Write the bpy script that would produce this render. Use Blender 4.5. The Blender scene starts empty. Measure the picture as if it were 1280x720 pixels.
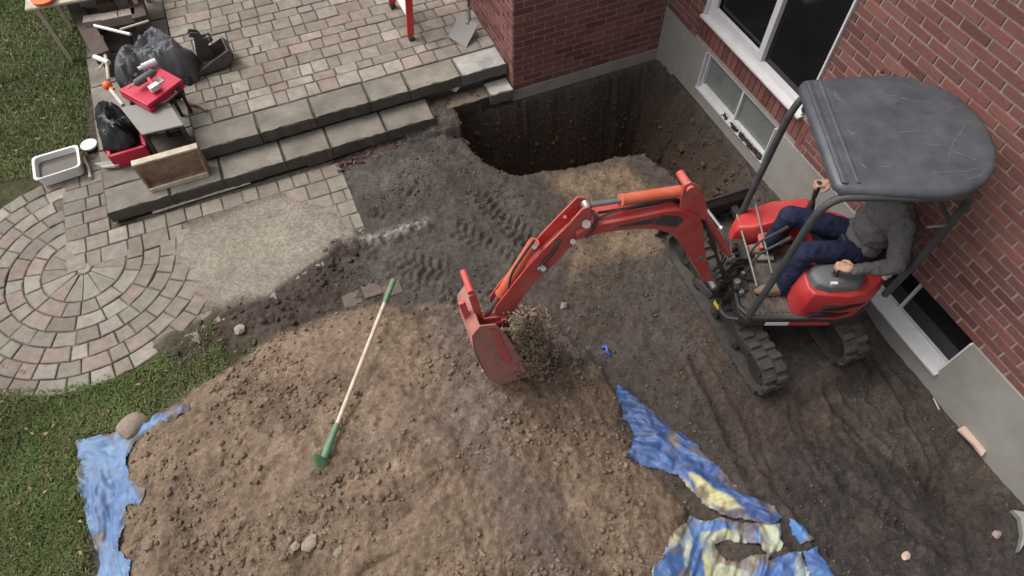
import bpy, bmesh, math, random
import numpy as np
from mathutils import Vector, Matrix
R_ = math.radians
scene = bpy.context.scene
col = scene.collection
random.seed(7); rng = np.random.default_rng(7)

# ------------------------------------------------------------------ camera
FPX, PITCH, YAW, CAMZ = 831.18, R_(32.8165), R_(-23.288), 5.0
cam_d = bpy.data.cameras.new('camera'); cam = bpy.data.objects.new('camera', cam_d); col.objects.link(cam)
cam_d.sensor_width = 36; cam_d.lens = 36*FPX/1280; cam_d.clip_start = .05; cam_d.clip_end = 400
CM = Matrix.Rotation(YAW, 3, 'Z') @ Matrix.Rotation(PITCH, 3, 'X')
cam.matrix_world = Matrix.Translation((0, 0, CAMZ)) @ CM.to_4x4()
scene.camera = cam
# ------------------------------------------------------------------ world, sun, exposure
SUN_EL, SUN_AZ = R_(58), R_(142)          # azimuth of the direction towards the sun, from +X towards +Y
w = bpy.data.worlds.new('World'); scene.world = w; w.use_nodes = True
nt = w.node_tree; bg = nt.nodes['Background']
sky = nt.nodes.new('ShaderNodeTexSky'); sky.sky_type = 'NISHITA'; sky.sun_disc = False
sky.sun_elevation = SUN_EL; sky.sun_rotation = R_(90) - SUN_AZ
sky.air_density = 1.0; sky.dust_density = 6.0; sky.ozone_density = .6
hs = nt.nodes.new('ShaderNodeHueSaturation'); hs.inputs['Saturation'].default_value = .22
nt.links.new(sky.outputs[0], hs.inputs['Color']); nt.links.new(hs.outputs[0], bg.inputs[0])
bg.inputs[1].default_value = .15
sd = bpy.data.lights.new('sun', 'SUN'); sd.energy = 1.0; sd.angle = R_(24); sd.color = (1, .955, .91)
so = bpy.data.objects.new('sun', sd); col.objects.link(so)
sdir = Vector((math.cos(SUN_EL)*math.cos(SUN_AZ), math.cos(SUN_EL)*math.sin(SUN_AZ), math.sin(SUN_EL)))
so.rotation_euler = sdir.to_track_quat('Z', 'Y').to_euler(); so.location = (0, 0, 20)
scene.view_settings.view_transform = 'Standard'; scene.view_settings.look = 'None'
scene.view_settings.exposure = .38; scene.view_settings.gamma = 1
scene.view_settings.use_curve_mapping = False
try:
    scene.cycles.max_bounces = 6; scene.cycles.diffuse_bounces = 3
except Exception: pass

# ------------------------------------------------------------------ helpers
CMn = np.array(CM)
def ray(px, py): return CMn @ np.array([(px-640)/FPX, -(py-360)/FPX, -1.0])
def at(px, py, z=0.0):
    d = ray(px, py); t = (z-CAMZ)/d[2]; return Vector((d[0]*t, d[1]*t, z))
def on_x(px, py, x):
    d = ray(px, py); t = x/d[0]; return Vector((x, d[1]*t, CAMZ+d[2]*t))
def at2(px, py, z=0.0): p = at(px, py, z); return (p.x, p.y)

def hashn(ix, iy, seed):
    h = (ix.astype(np.int64)*374761393 + iy.astype(np.int64)*668265263 + seed*1442695041) & 0x7fffffff
    h = ((h ^ (h >> 13))*1274126177) & 0x7fffffff
    h = h ^ (h >> 16)
    return (h & 0xffff)/65535.0
def vnoise(x, y, seed=0):
    x = np.asarray(x, float); y = np.asarray(y, float)
    ix = np.floor(x).astype(np.int64); iy = np.floor(y).astype(np.int64)
    fx = x-ix; fy = y-iy; fx = fx*fx*(3-2*fx); fy = fy*fy*(3-2*fy)
    a = hashn(ix, iy, seed); b = hashn(ix+1, iy, seed); c = hashn(ix, iy+1, seed); d = hashn(ix+1, iy+1, seed)
    return a+(b-a)*fx+(c-a)*fy+(a-b-c+d)*fx*fy
def fbm(x, y, s=1.0, octv=4, seed=0, gain=.5):
    t = 0; a = 1; n = 0
    for k in range(octv):
        t = t + a*(vnoise(np.asarray(x)*s+k*17.3, np.asarray(y)*s-k*9.1, seed+k)*2-1); n += a; a *= gain; s *= 2.03
    return t/n
def sstep(a, b, x):
    t = np.clip((np.asarray(x)-a)/(b-a), 0, 1); return t*t*(3-2*t)
def trin(x, y, s, seed=0):
    """faceted noise: random heights on a triangle lattice, joined by flat facets"""
    x = np.asarray(x)*s; y = np.asarray(y)*s; k = (x+y)*.36602540; i = np.floor(x+k); j = np.floor(y+k)
    fx = x+k-i; fy = y+k-j; ii = i.astype(np.int64); jj = j.astype(np.int64)
    a = hashn(ii, jj, seed); b = hashn(ii+1, jj, seed); c = hashn(ii, jj+1, seed); d = hashn(ii+1, jj+1, seed)
    return np.where(fx > fy, a+(b-a)*fx+(d-b)*fy, a+(d-c)*fx+(c-a)*fy)*2-1
def sdist(X, Y, poly):
    """signed distance, positive inside"""
    P = np.array(poly); n = len(P); d = np.full(np.shape(X), 1e9); ins = np.zeros(np.shape(X), bool)
    for i in range(n):
        ax, ay = P[i]; bx, by = P[(i+1) % n]
        ex, ey = bx-ax, by-ay; t = np.clip(((X-ax)*ex+(Y-ay)*ey)/(ex*ex+ey*ey+1e-12), 0, 1)
        d = np.minimum(d, np.hypot(X-ax-t*ex, Y-ay-t*ey))
        c = (ay > Y) != (by > Y)
        ins ^= c & (X < ex*(Y-ay)/(ey if abs(ey) > 1e-12 else 1e-12)+ax)
    return np.where(ins, d, -d)
def pdist(X, Y, line):
    """distance to a polyline, and arc length along it and signed side"""
    d = np.full(np.shape(X), 1e9); s = np.zeros(np.shape(X)); sd_ = np.zeros(np.shape(X)); acc = 0
    for (ax, ay), (bx, by) in zip(line[:-1], line[1:]):
        ex, ey = bx-ax, by-ay; L = math.hypot(ex, ey)
        t = np.clip(((X-ax)*ex+(Y-ay)*ey)/(L*L), 0, 1)
        q = np.hypot(X-ax-t*ex, Y-ay-t*ey); m = q < d
        d = np.where(m, q, d); s = np.where(m, acc+t*L, s); sd_ = np.where(m, ((Y-ay)*ex-(X-ax)*ey)/L, sd_); acc += L
    return d, s, sd_
def pix(poly, z=0.0): return [at2(a, b, z) for a, b in poly]

def tag(o, label=None, cat=None, group=None, kind=None):
    if label: o['label'] = label
    if cat: o['category'] = cat
    if group: o['group'] = group
    if kind: o['kind'] = kind
    return o
WM = {}
def wm(o): return WM.get(o.name, Matrix.Identity(4)) if o else Matrix.Identity(4)
def thing(name, loc, rz=0.0, label=None, cat=None, group=None):
    o = bpy.data.objects.new(name, None); col.objects.link(o); o.empty_display_size = .1
    o.location = loc; o.rotation_euler = (0, 0, rz)
    WM[o.name] = Matrix.Translation(loc) @ Matrix.Rotation(rz, 4, 'Z')
    return tag(o, label, cat, group)
class MB:
    def __init__(s): s.V = []; s.F = []; s.C = []; s.c = (1, 1, 1)
    def add(s, vs, fs, c=None):
        n = len(s.V); s.V += [tuple(v) for v in vs]; s.F += [tuple(i+n for i in f) for f in fs]; s.C += [c or s.c]*len(fs); return s
    def box(s, c, size, rot=None, col=None):
        c = Vector(c); x, y, z = [a/2 for a in size]
        vs = [Vector((a*x, b*y, d*z)) for d in (-1, 1) for a, b in ((-1, -1), (1, -1), (1, 1), (-1, 1))]
        if rot is not None:
            if isinstance(rot, (int, float)): rot = Matrix.Rotation(rot, 3, 'Z')
            vs = [rot @ v for v in vs]
        return s.add([c+v for v in vs], [(3, 2, 1, 0), (4, 5, 6, 7), (0, 1, 5, 4), (1, 2, 6, 5), (2, 3, 7, 6), (3, 0, 4, 7)], col)
    def prism(s, pts, off, col=None):
        pts = [Vector(p) for p in pts]; off = Vector(off); n = len(pts)
        nm = Vector((0, 0, 0))
        for i in range(n): nm += pts[i].cross(pts[(i+1) % n])
        if nm.dot(off) > 0: pts = pts[::-1]
        return s.add(pts+[p+off for p in pts], [tuple(range(n)), tuple(range(2*n-1, n-1, -1))]+[((i+1) % n, i, n+i, n+(i+1) % n) for i in range(n)], col)
    def tube(s, pts, r, n=10, col=None, caps=True, closed=False):
        pts = [Vector(p) for p in pts]; m = len(pts)
        rr = r if isinstance(r, (list, tuple)) else [r]*m
        tang = []
        for i in range(m):
            a = pts[i-1] if (i > 0 or closed) else pts[i]; b = pts[(i+1) % m] if (i < m-1 or closed) else pts[i]
            tang.append((b-a).normalized())
        u = tang[0].orthogonal().normalized(); vs = []
        for i in range(m):
            u = (u-tang[i]*u.dot(tang[i])).normalized(); v = tang[i].cross(u)
            for k in range(n):
                a = 2*math.pi*k/n; vs.append(pts[i]+(u*math.cos(a)+v*math.sin(a))*rr[i])
        fs = []
        for i in range(m if closed else m-1):
            j = (i+1) % m
            for k in range(n): fs.append((i*n+k, i*n+(k+1) % n, j*n+(k+1) % n, j*n+k))
        if caps and not closed: fs += [tuple(range(n))[::-1], tuple((m-1)*n+k for k in range(n))]
        return s.add(vs, fs, col)
    def bar(s, a, b, wd, ht, up=(0, 0, 1), col=None):
        a, b = Vector(a), Vector(b); x = (b-a).normalized(); y = Vector(up).cross(x)
        if y.length < 1e-4: y = Vector((0, 1, 0)).cross(x)
        y.normalize(); z = x.cross(y); M = Matrix((x, y, z)).transposed()
        return s.box((a+b)/2, ((b-a).length, wd, ht), M, col)
    def ico(s, c, r, sq=(1, 1, 1), jit=.25, sub=1, col=None, rot=None):
        vs, fs = ICO[sub]
        k = rng.uniform(1-jit, 1+jit, len(vs)); M = rot or Matrix.Rotation(random.uniform(0, 6.3), 3, 'Z') @ Matrix.Rotation(random.uniform(-.5, .5), 3, 'X')
        return s.add([Vector(c)+M @ Vector((v[0]*r*sq[0]*q, v[1]*r*sq[1]*q, v[2]*r*sq[2]*q)) for v, q in zip(vs, k)], fs, col)
    def build(s, name, m, parent=None, smooth=35, bevel=0, seg=2):
        me = bpy.data.meshes.new(name); I = wm(parent).inverted()
        if parent: vs = [tuple(I @ Vector(v)) for v in s.V]
        else: vs = s.V
        me.from_pydata(vs, [], s.F); me.update()
        if any(c != (1, 1, 1) for c in s.C):
            at_ = me.color_attributes.new('Col', 'FLOAT_COLOR', 'CORNER')
            arr = np.repeat(np.array([(*c, 1) for c in s.C], dtype=np.float32), [len(f) for f in s.F], axis=0)
            at_.data.foreach_set('color', arr.ravel())
        me.materials.append(m)
        if smooth:
            me.shade_smooth(); me.set_sharp_from_angle(angle=R_(smooth))
        o = bpy.data.objects.new(name, me); col.objects.link(o)
        if parent: o.parent = parent; WM[o.name] = wm(parent)
        if bevel:
            b = o.modifiers.new('bevel', 'BEVEL'); b.width = bevel; b.segments = seg; b.limit_method = 'ANGLE'; b.angle_limit = R_(40)
            b.harden_normals = True
        return o
ICO = {}
for sub in (1, 2, 3):
    bm = bmesh.new(); bmesh.ops.create_icosphere(bm, subdivisions=sub, radius=1)
    ICO[sub] = ([tuple(v.co) for v in bm.verts], [tuple(v.index for v in f.verts) for f in bm.faces]); bm.free()
def smooth_path(pts, k=6):
    pts = [Vector(p) for p in pts]; out = []
    P = [pts[0]*2-pts[1]]+pts+[pts[-1]*2-pts[-2]]
    for i in range(1, len(P)-2):
        for j in range(k):
            t = j/k; a, b, c, d = P[i-1], P[i], P[i+1], P[i+2]
            out.append(.5*((2*b)+(c-a)*t+(2*a-5*b+4*c-d)*t*t+(3*b-a-3*c+d)*t*t*t))
    return out+[pts[-1]]

def mat(name, color, rough=.7, metal=0, var=.15, vs=8, bump=0, bs=60, attr=False, dirt=None, dirt_amt=.4, spec=.5, coat=0, ds=3.0):
    m = bpy.data.materials.new(name); m.use_nodes = True; t = m.node_tree; b = t.nodes['Principled BSDF']
    b.inputs['Roughness'].default_value = rough; b.inputs['Metallic'].default_value = metal
    b.inputs['Specular IOR Level'].default_value = spec; b.inputs['Coat Weight'].default_value = coat
    tc = t.nodes.new('ShaderNodeTexCoord'); no = t.nodes.new('ShaderNodeTexNoise'); no.inputs['Scale'].default_value = vs; no.inputs['Detail'].default_value = 6
    no.inputs['Roughness'].default_value = .65
    t.links.new(tc.outputs['Object'], no.inputs['Vector'])
    mr = t.nodes.new('ShaderNodeMapRange'); mr.inputs[1].default_value = .3; mr.inputs[2].default_value = .7
    mr.inputs[3].default_value = 1-var; mr.inputs[4].default_value = 1+var
    t.links.new(no.outputs[0], mr.inputs[0])
    mx = t.nodes.new('ShaderNodeMix'); mx.data_type = 'RGBA'; mx.blend_type = 'MULTIPLY'; mx.inputs[0].default_value = 1
    if attr:
        ca = t.nodes.new('ShaderNodeVertexColor'); ca.layer_name = 'Col'; t.links.new(ca.outputs[0], mx.inputs[6])
    else: mx.inputs[6].default_value = (*color, 1)
    t.links.new(mr.outputs[0], mx.inputs[7]); out = mx.outputs[2]
    if dirt:
        n2 = t.nodes.new('ShaderNodeTexNoise'); n2.inputs['Scale'].default_value = ds; n2.inputs['Detail'].default_value = 8; n2.inputs['Roughness'].default_value = .7
        t.links.new(tc.outputs['Object'], n2.inputs['Vector'])
        r2 = t.nodes.new('ShaderNodeMapRange'); r2.inputs[1].default_value = .42; r2.inputs[2].default_value = .68; r2.inputs[3].default_value = dirt_amt*.25; r2.inputs[4].default_value = min(1, dirt_amt*1.6)
        t.links.new(n2.outputs[0], r2.inputs[0])
        m2 = t.nodes.new('ShaderNodeMix'); m2.data_type = 'RGBA'; t.links.new(r2.outputs[0], m2.inputs[0])
        t.links.new(out, m2.inputs[6]); m2.inputs[7].default_value = (*dirt, 1); out = m2.outputs[2]
        r3 = t.nodes.new('ShaderNodeMapRange'); r3.inputs[3].default_value = rough; r3.inputs[4].default_value = .9
        t.links.new(r2.outputs[0], r3.inputs[0]); t.links.new(r3.outputs[0], b.inputs['Roughness'])
    t.links.new(out, b.inputs['Base Color'])
    if bump:
        n3 = t.nodes.new('ShaderNodeTexNoise'); n3.inputs['Scale'].default_value = bs; n3.inputs['Detail'].default_value = 9; n3.inputs['Roughness'].default_value = .68
        t.links.new(tc.outputs['Object'], n3.inputs['Vector'])
        bp = t.nodes.new('ShaderNodeBump'); bp.inputs['Strength'].default_value = bump; bp.inputs['Distance'].default_value = .014
        t.links.new(n3.outputs[0], bp.inputs['Height']); t.links.new(bp.outputs[0], b.inputs['Normal'])
    return m
DUST = (.16, .11, .075)
M = dict(
    soil=mat('soil', (1, 1, 1), .95, var=.38, vs=38, bump=1.0, bs=55, attr=True, spec=.15),
    clod=mat('clod', (1, 1, 1), .95, var=.2, vs=30, bump=.8, bs=90, attr=True, spec=.15),
    grass=mat('grass', (1, 1, 1), .8, var=.2, vs=3, attr=True, spec=.2),
    paver=mat('paver', (1, 1, 1), .9, var=.22, vs=14, bump=.5, bs=90, attr=True, dirt=(.13, .105, .08), dirt_amt=.3, ds=1.6, spec=.25),
    coping=mat('coping', (1, 1, 1), .9, var=.25, vs=5, bump=.5, bs=60, attr=True, dirt=(.10, .085, .068), dirt_amt=.4, ds=2.2, spec=.25),
    brick=mat('brick', (1, 1, 1), .9, var=.16, vs=40, bump=.6, bs=90, attr=True, spec=.2),
    mortar=mat('mortar', (.36, .295, .265), .95, var=.12, vs=20, bump=.4, bs=120, spec=.1),
    concrete=mat('concrete', (.31, .30, .275), .92, var=.07, vs=3, bump=.25, bs=60, dirt=(.19, .16, .125), dirt_amt=.28, ds=2.5, spec=.2),
    whitepvc=mat('white_vinyl', (.66, .65, .66), .4, var=.05, vs=4, dirt=(.35, .30, .25), dirt_amt=.12, ds=6),
    oldwhite=mat('worn_white', (.62, .58, .53), .7, var=.12, vs=10, dirt=(.2, .14, .1), dirt_amt=.5, ds=9),
    glass=mat('dark_glass', (.012, .012, .013), .06, var=.3, vs=1.5, spec=.4),
    frost=mat('dusty_glass', (.17, .19, .175), .22, var=.1, vs=2, spec=.5, dirt=(.2, .2, .18), dirt_amt=.3, ds=4),
    dark=mat('dark_inside', (.012, .012, .012), .9, var=.1),
    red=mat('red_paint', (.47, .026, .028), .38, var=.1, vs=5, dirt=(.40, .12, .10), dirt_amt=.25, ds=5, spec=.5),
    redarm=mat('dusty_red_paint', (.52, .060, .052), .5, var=.14, vs=7, dirt=(.46, .19, .16), dirt_amt=.45, ds=6, spec=.4),
    redboom=mat('faded_red_paint', (.48, .042, .040), .45, var=.14, vs=7, dirt=(.42, .17, .14), dirt_amt=.4, ds=5, spec=.4),
    orange=mat('orange_red_paint', (.62, .115, .055), .5, var=.1, vs=8, dirt=(.42, .2, .15), dirt_amt=.3, ds=8),
    rubber=mat('rubber', (.035, .033, .032), .75, var=.2, vs=14, dirt=(.10, .082, .066), dirt_amt=.45, ds=10, bump=.3, bs=80),
    black=mat('black_paint', (.022, .022, .024), .45, var=.2, vs=10, dirt=DUST, dirt_amt=.2, ds=8),
    steel=mat('bare_steel', (.36, .36, .36), .42, metal=.8, var=.15, vs=12, dirt=(.15, .12, .1), dirt_amt=.25, ds=16),
    floor=mat('muddy_floor', (.045, .041, .038), .8, var=.3, vs=14, dirt=(.2, .16, .125), dirt_amt=.5, ds=10, bump=.5, bs=60),
    roof=mat('grey_roof_plastic', (.052, .059, .070), .42, var=.16, vs=9, dirt=(.19, .18, .18), dirt_amt=.18, ds=5, spec=.5),
    frame=mat('grey_frame_paint', (.045, .048, .052), .5, var=.15, vs=8, dirt=(.16, .15, .14), dirt_amt=.2, ds=9),
    console=mat('grey_console', (.09, .095, .10), .5, var=.12, vs=8, dirt=(.25, .22, .2), dirt_amt=.15, ds=9),
    skin=mat('skin', (.52, .29, .21), .55, var=.08, vs=20),
    sweater=mat('grey_sweater', (.125, .118, .115), .95, var=.15, vs=60, bump=.5, bs=200, spec=.1),
    jeans=mat('navy_trousers', (.022, .026, .056), .9, var=.3, vs=9, bump=.4, bs=120, spec=.15),
    boot=mat('brown_boot', (.25, .165, .10), .8, var=.3, vs=14, dirt=DUST, dirt_amt=.5, ds=12, bump=.4),
    belt=mat('belt', (.02, .018, .016), .5), hair=mat('hair', (.05, .035, .025), .8, var=.3, vs=40),
    worniron=mat('worn_iron', (.045, .043, .042), .6, var=.25, vs=9, dirt=(.17, .14, .115), dirt_amt=.4, ds=7),
    green=mat('green_paint', (.085, .22, .11), .55, var=.2, vs=14, dirt=(.25, .22, .16), dirt_amt=.25, ds=12),
    ash=mat('ash_handle', (.60, .50, .40), .6, var=.12, vs=20, dirt=(.3, .22, .16), dirt_amt=.3, ds=14),
    tarp=mat('blue_tarp', (1, 1, 1), .34, var=.12, vs=9, attr=True, dirt=(.16, .135, .12), dirt_amt=.22, ds=8, spec=.35, bump=.2, bs=150),
    wood=mat('weathered_wood', (.27, .17, .10), .85, var=.45, vs=12, bump=.4, bs=60, dirt=(.3, .25, .2), dirt_amt=.3, ds=6),
    darkwood=mat('dark_brown_wood', (.085, .058, .050), .85, var=.25, vs=12, bump=.4, bs=60),
    cream=mat('cream_wood', (.55, .49, .38), .7, var=.12, vs=14, dirt=(.22, .16, .11), dirt_amt=.35, ds=9),
    plasticblack=mat('black_plastic_sheet', (.018, .019, .023), .35, var=.2, vs=8, bump=.3, bs=30, spec=.6),
    greysheet=mat('grey_plastic_sheet', (.075, .078, .088), .45, var=.15, vs=6, dirt=(.14, .135, .13), dirt_amt=.2, spec=.5),
    case=mat('crimson_plastic', (.50, .02, .055), .4, var=.08, vs=8),
    white=mat('white_plastic', (.72, .72, .71), .45, var=.05, dirt=(.35, .3, .25), dirt_amt=.15, ds=8),
    hiorange=mat('orange_plastic', (.85, .14, .03), .45, var=.08),
    greymetal=mat('galvanised_sheet', (.24, .235, .22), .6, metal=.15, var=.12, vs=6, dirt=(.2, .17, .14), dirt_amt=.3, ds=6),
    stone=mat('stone', (1, 1, 1), .9, var=.2, vs=25, bump=.6, bs=80, attr=True),
    yellow=mat('yellow_sticker', (.75, .65, .04), .5), bluep=mat('blue_plastic', (.02, .09, .42), .4, var=.2),
    redladder=mat('red_fibreglass', (.55, .025, .022), .45, var=.1, dirt=(.4, .2, .17), dirt_amt=.2),
    base=mat('bedding_soil', (.12, .10, .078), .95, var=.3, vs=20, bump=.6, spec=.1),
)

# ------------------------------------------------------------------ layout constants
WX, WAY, WCX = 4.116, 5.29, 2.285       # wall B plane, wall A plane, wall C plane
Z1, Z2 = .16, .33                       # lower step top, upper patio top
S1Y, S2Y = (at(133, 272, Z1).y+at(541, 142, Z1).y)/2-.01, (at(252, 191, Z2).y+at(622, 79, Z2).y)/2
P1X = at(133, 272, Z1).x                # left end of lower step
P2X = at(250, 193, Z2).x - .02          # left edge of upper patio
CC = at(105, 335); CR = (at(95, 489)-CC).length

# ------------------------------------------------------------------ terrain
GX0, GX1, GY0, GY1, DX = -4.9, WX-.0, -2.2, 7.4, .0165
xs = np.arange(GX0, GX1+DX/2, DX); xs[-1] = WX+.02; ys = np.arange(GY0, GY1+DX/2, DX)
X, Y = np.meshgrid(xs, ys)
wob = fbm(X, Y, 2.2, 4, 11)*.10
wob2 = fbm(X, Y, 5, 4, 21)*.06
fine = fbm(X, Y, 26, 3, 5); med = fbm(X, Y, 8, 4, 6); big = fbm(X, Y, 1.3, 4, 8)
paved = pix([(-260, 235), (0, 226), (60, 214), (118, 196), (150, 150), (330, 190), (412, 190), (442, 240), (448, 300), (405, 325), (330, 378), (272, 398), (232, 432), (152, 474), (62, 491), (-60, 488), (-300, 470)])
sd_pav = sdist(X, Y, paved)
moundP = pix([(120, 900), (130, 720), (150, 600), (185, 520), (240, 480), (300, 448), (345, 418), (410, 392), (470, 380), (540, 380), (620, 385), (700, 400), (742, 440), (775, 500), (800, 570), (862, 640), (880, 720), (900, 900)])
sd_m = sdist(X, Y, moundP)+wob*.6
pitP = [at2(566, 138), (1.98, WAY-.06), (WX-.07, WAY-.06), (WX-.07, at(945, 205).y), at2(935, 232), at2(900, 246), at2(868, 240), at2(838, 216), at2(806, 190), at2(770, 193), at2(735, 205), at2(690, 210), at2(640, 214), at2(604, 199), at2(578, 172)]
sd_pit = sdist(X, Y, pitP)+wob2*.7+.02*vnoise(X*22, Y*22, 85)
mudP = pix([(560, 112), (545, 138), (470, 168), (418, 198), (432, 250), (436, 320), (395, 345), (450, 372), (520, 385), (600, 385), (660, 352), (715, 320), (690, 250), (650, 220), (600, 205), (575, 180)])
sd_mud = sdist(X, Y, mudP)+wob
clayP = pix([(668, 215), (780, 190), (850, 240), (840, 300), (830, 330), (760, 330), (720, 372), (690, 380), (700, 330), (700, 260)])
sd_clay = sdist(X, Y, clayP)+wob*1.2
sandP = pix([(206, 322), (226, 290), (262, 268), (330, 243), (362, 238), (440, 262), (445, 310), (405, 335), (335, 380), (275, 402), (238, 372)])
sd_sand = sdist(X, Y, sandP)+wob*1.1
lawnP = [(-60, GY0-1), at2(118, 720), at2(98, 560), at2(110, 545), at2(205, 520), at2(300, 455), at2(330, 420), at2(272, 392), at2(150, 440), at2(60, 440), (-60, at(0, 440).y)]
lawnP2 = [(-60, at(0, 290).y), at2(0, 265), at2(60, 240), at2(112, 200), at2(112, 100), (P1X-.02, 8), (P1X-.4, 30), (-60, 30)]
sd_l = np.maximum(sdist(X, Y, lawnP), sdist(X, Y, lawnP2))+wob*.9
rightP = pix([(870, 500), (1000, 420), (1110, 430), (1330, 620), (1400, 900), (1020, 900), (960, 640)])
sd_right = sdist(X, Y, rightP)+wob*2
bermL = pix([(235, 440), (280, 408), (320, 395), (355, 392), (385, 370), (410, 345), (428, 318)])
dB, sB, _ = pdist(X, Y, bermL)
berm = sstep(.30, .05, dB+wob2*2.0+wob*.5)

h = -.012+.012*big+.012*med+.004*fine
# general slump by the foundation at right
h += -.13*sstep(2.6, 3.9, X)*sstep(2.2, 1.2, Y)
h += -.05*sstep(0, .5, sd_right)*(.6+.4*big)
mh = .46*(1-np.exp(-np.maximum(sd_m, 0)/.42))
cen = np.exp(-(((X-.1)/1.3)**2+((Y-2.0)/1.6)**2))
cut = sstep(0, .05, sd_m)
h += mh*(.62+.45*cen)+cut*(.040*fbm(X, Y, 3, 4, 31)+.014*fbm(X, Y, 9, 4, 32)+.005*(1-2*np.abs(fbm(X, Y, 7, 5, 38, .6)))+.012*fine)
# clods in mud and soil, ridged
rid = 1-np.abs(fbm(X, Y, 6, 4, 41)); h += (.012*(rid-.7)+.006*fine+.008*fbm(X, Y, 14, 3, 43))*sstep(-.1, .2, -sd_pav)
# shallow gouges in the heap
for (a, b, wd, dp) in [((318, 655), (405, 655), .10, -.045), ((300, 480), (560, 520), .2, -.03), ((560, 500), (620, 640), .16, -.05), ((455, 715), (500, 690), .03, -.05), ((690, 560), (740, 700), .12, -.04)]:
    d_, s_, _q = pdist(X, Y, pix([a, b], .35)); h += dp*np.exp(-(d_/wd)**2)
# shovel notch
# paved areas sit low so that the stones stand clear of the bed
inp = sstep(0.0, .05, sd_pav)
h_bed = -.013+.005*med
h_s = .011+.009*fbm(X, Y, 4, 4, 51)+.003*fine
sand = sstep(-.05, .22, sd_sand)
# patches of soil over the pavers near the berm and the mud
h = h*(1-inp)+(h_bed*(1-sand)+h_s*sand)*inp
h += berm*(.035+.05*np.maximum(fbm(X, Y, 6, 3, 61), -.3)+.012*fine)*sstep(.6, -.1, -dB)
# mud smear with tread prints
mudw = sstep(-.05, .15, sd_mud)
h += mudw*.02*(.6+big)
def prints(line, width, amp, pitch=.085, ph=0):
    global h
    d_, s_, sg = pdist(X, Y, line)
    wgt = sstep(width, width*.8, d_)
    lug = np.sin(2*math.pi*(s_+.35*np.abs(sg)+np.where(sg > 0, pitch/2, 0))/pitch+ph)
    lug = np.tanh(lug*3.0)*(.5+.7*vnoise(X*3, Y*3, 77))*1.5
    h += wgt*(amp*lug-amp*.8)*sstep(-.25, .35, fbm(X, Y, 2.5, 3, int(90+ph*3)))
prints(pix([(490, 232), (560, 240), (620, 268), (680, 310)]), .12, 0.019)
prints(pix([(470, 262), (540, 272), (600, 300), (650, 345)]), .12, 0.015, ph=1)
prints(pix([(440, 300), (520, 330), (600, 352), (650, 372)]), .12, 0.017, ph=2)
prints(pix([(560, 215), (600, 240), (640, 300)]), .10, 0.015, ph=2.5)
prints(pix([(470, 300), (500, 345), (560, 372), (640, 362)]), .11, .012, ph=.5)
prints(pix([(800, 370), (830, 440), (880, 520)]), .12, .007, ph=4)
prints(pix([(1000, 470), (1040, 560), (1160, 700)]), .12, .007, ph=5)
prints(pix([(1100, 470), (1150, 560), (1220, 640)]), .10, .007, ph=6)
# curved scrape lines in the dark soil, right of the tarp
for k in range(7):
    d_, s_, sg = pdist(X, Y, pix([(985+k*14, 520), (1000+k*15, 570), (1030+k*13, 620), (1085+k*8, 655)]))
    h += .006*np.exp(-(d_/.018)**2)
d_, s_, sg = pdist(X, Y, pix([(945, 510), (955, 560), (978, 620), (1040, 690)])); h += -.018*np.exp(-(d_/.02)**2)
d_, s_, sg = pdist(X, Y, pix([(1030, 470), (1090, 560), (1150, 650)])); h += -.022*np.exp(-(d_/.05)**2)+.012*np.exp(-((sg-.09)/.03)**2)*(d_ < .25)
# rut ridge in the gravel
d_, s_, sg = pdist(X, Y, pix([(440, 308), (490, 296), (530, 282)])); gravr = np.exp(-(d_/.07)**2); h += .045*gravr*(1+fine*.6)-.03*np.exp(-((sg+.1)/.06)**2)*(d_ < .2)
for (ln, wd, dp) in [([(870, 450), (905, 520), (940, 600), (1010, 700)], .05, .022), ([(1010, 440), (1050, 500), (1110, 560)], .04, .020), ([(1060, 600), (1120, 640), (1200, 690)], .06, .02), ([(880, 560), (960, 590), (1040, 600)], .03, .014), ([(1100, 430), (1140, 490), (1180, 560)], .03, .018)]:
    d_, s_, sg = pdist(X, Y, pix(ln)); d_ = d_+.03*fbm(X, Y, 5, 3, 81); h += -dp*np.exp(-(d_/wd)**2)+dp*.8*np.exp(-((d_-wd*1.7)/(wd*.5))**2)
h += sstep(-.1, .3, sd_right)*(.030*fbm(X, Y, 3.5, 4, 82)+.012*(1-2*np.abs(fbm(X, Y, 8, 3, 83))))
# dark hollow near the foundation, right
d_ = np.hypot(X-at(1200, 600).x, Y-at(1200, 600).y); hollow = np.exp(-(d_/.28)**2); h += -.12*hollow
# flatten beneath the machine
um = np.maximum(np.abs(X-3.17)-.5, np.abs(Y-1.97)-.85); fl = sstep(.12, -.02, um); h = h*(1-fl)+fl*(-.012+.006*med)
# pit
D = 1.45-.75*sstep(3.25, 3.95, X)*sstep(4.6, 3.4, Y)
D = D*(1+.08*big)
pw = sstep(-.015, .20+.14*np.abs(fbm(X, Y, 3, 3, 72)), sd_pit)
h_pit = -D+.10*med+.04*fine-.25*sstep(.1, .7, sd_pit)
h = h*(1-pw)+h_pit*pw+pw*(1-pw)*(.55*fbm(X, Y*1, 3.2, 2, 71)+.22*fbm(X, Y, 9, 3, 73))
wallz = np.clip(4*pw*(1-pw), 0, 1)
h -= .075*sstep(.16, .02, -sd_pit)*(Y > 4.9)*(pw < .5)
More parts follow.
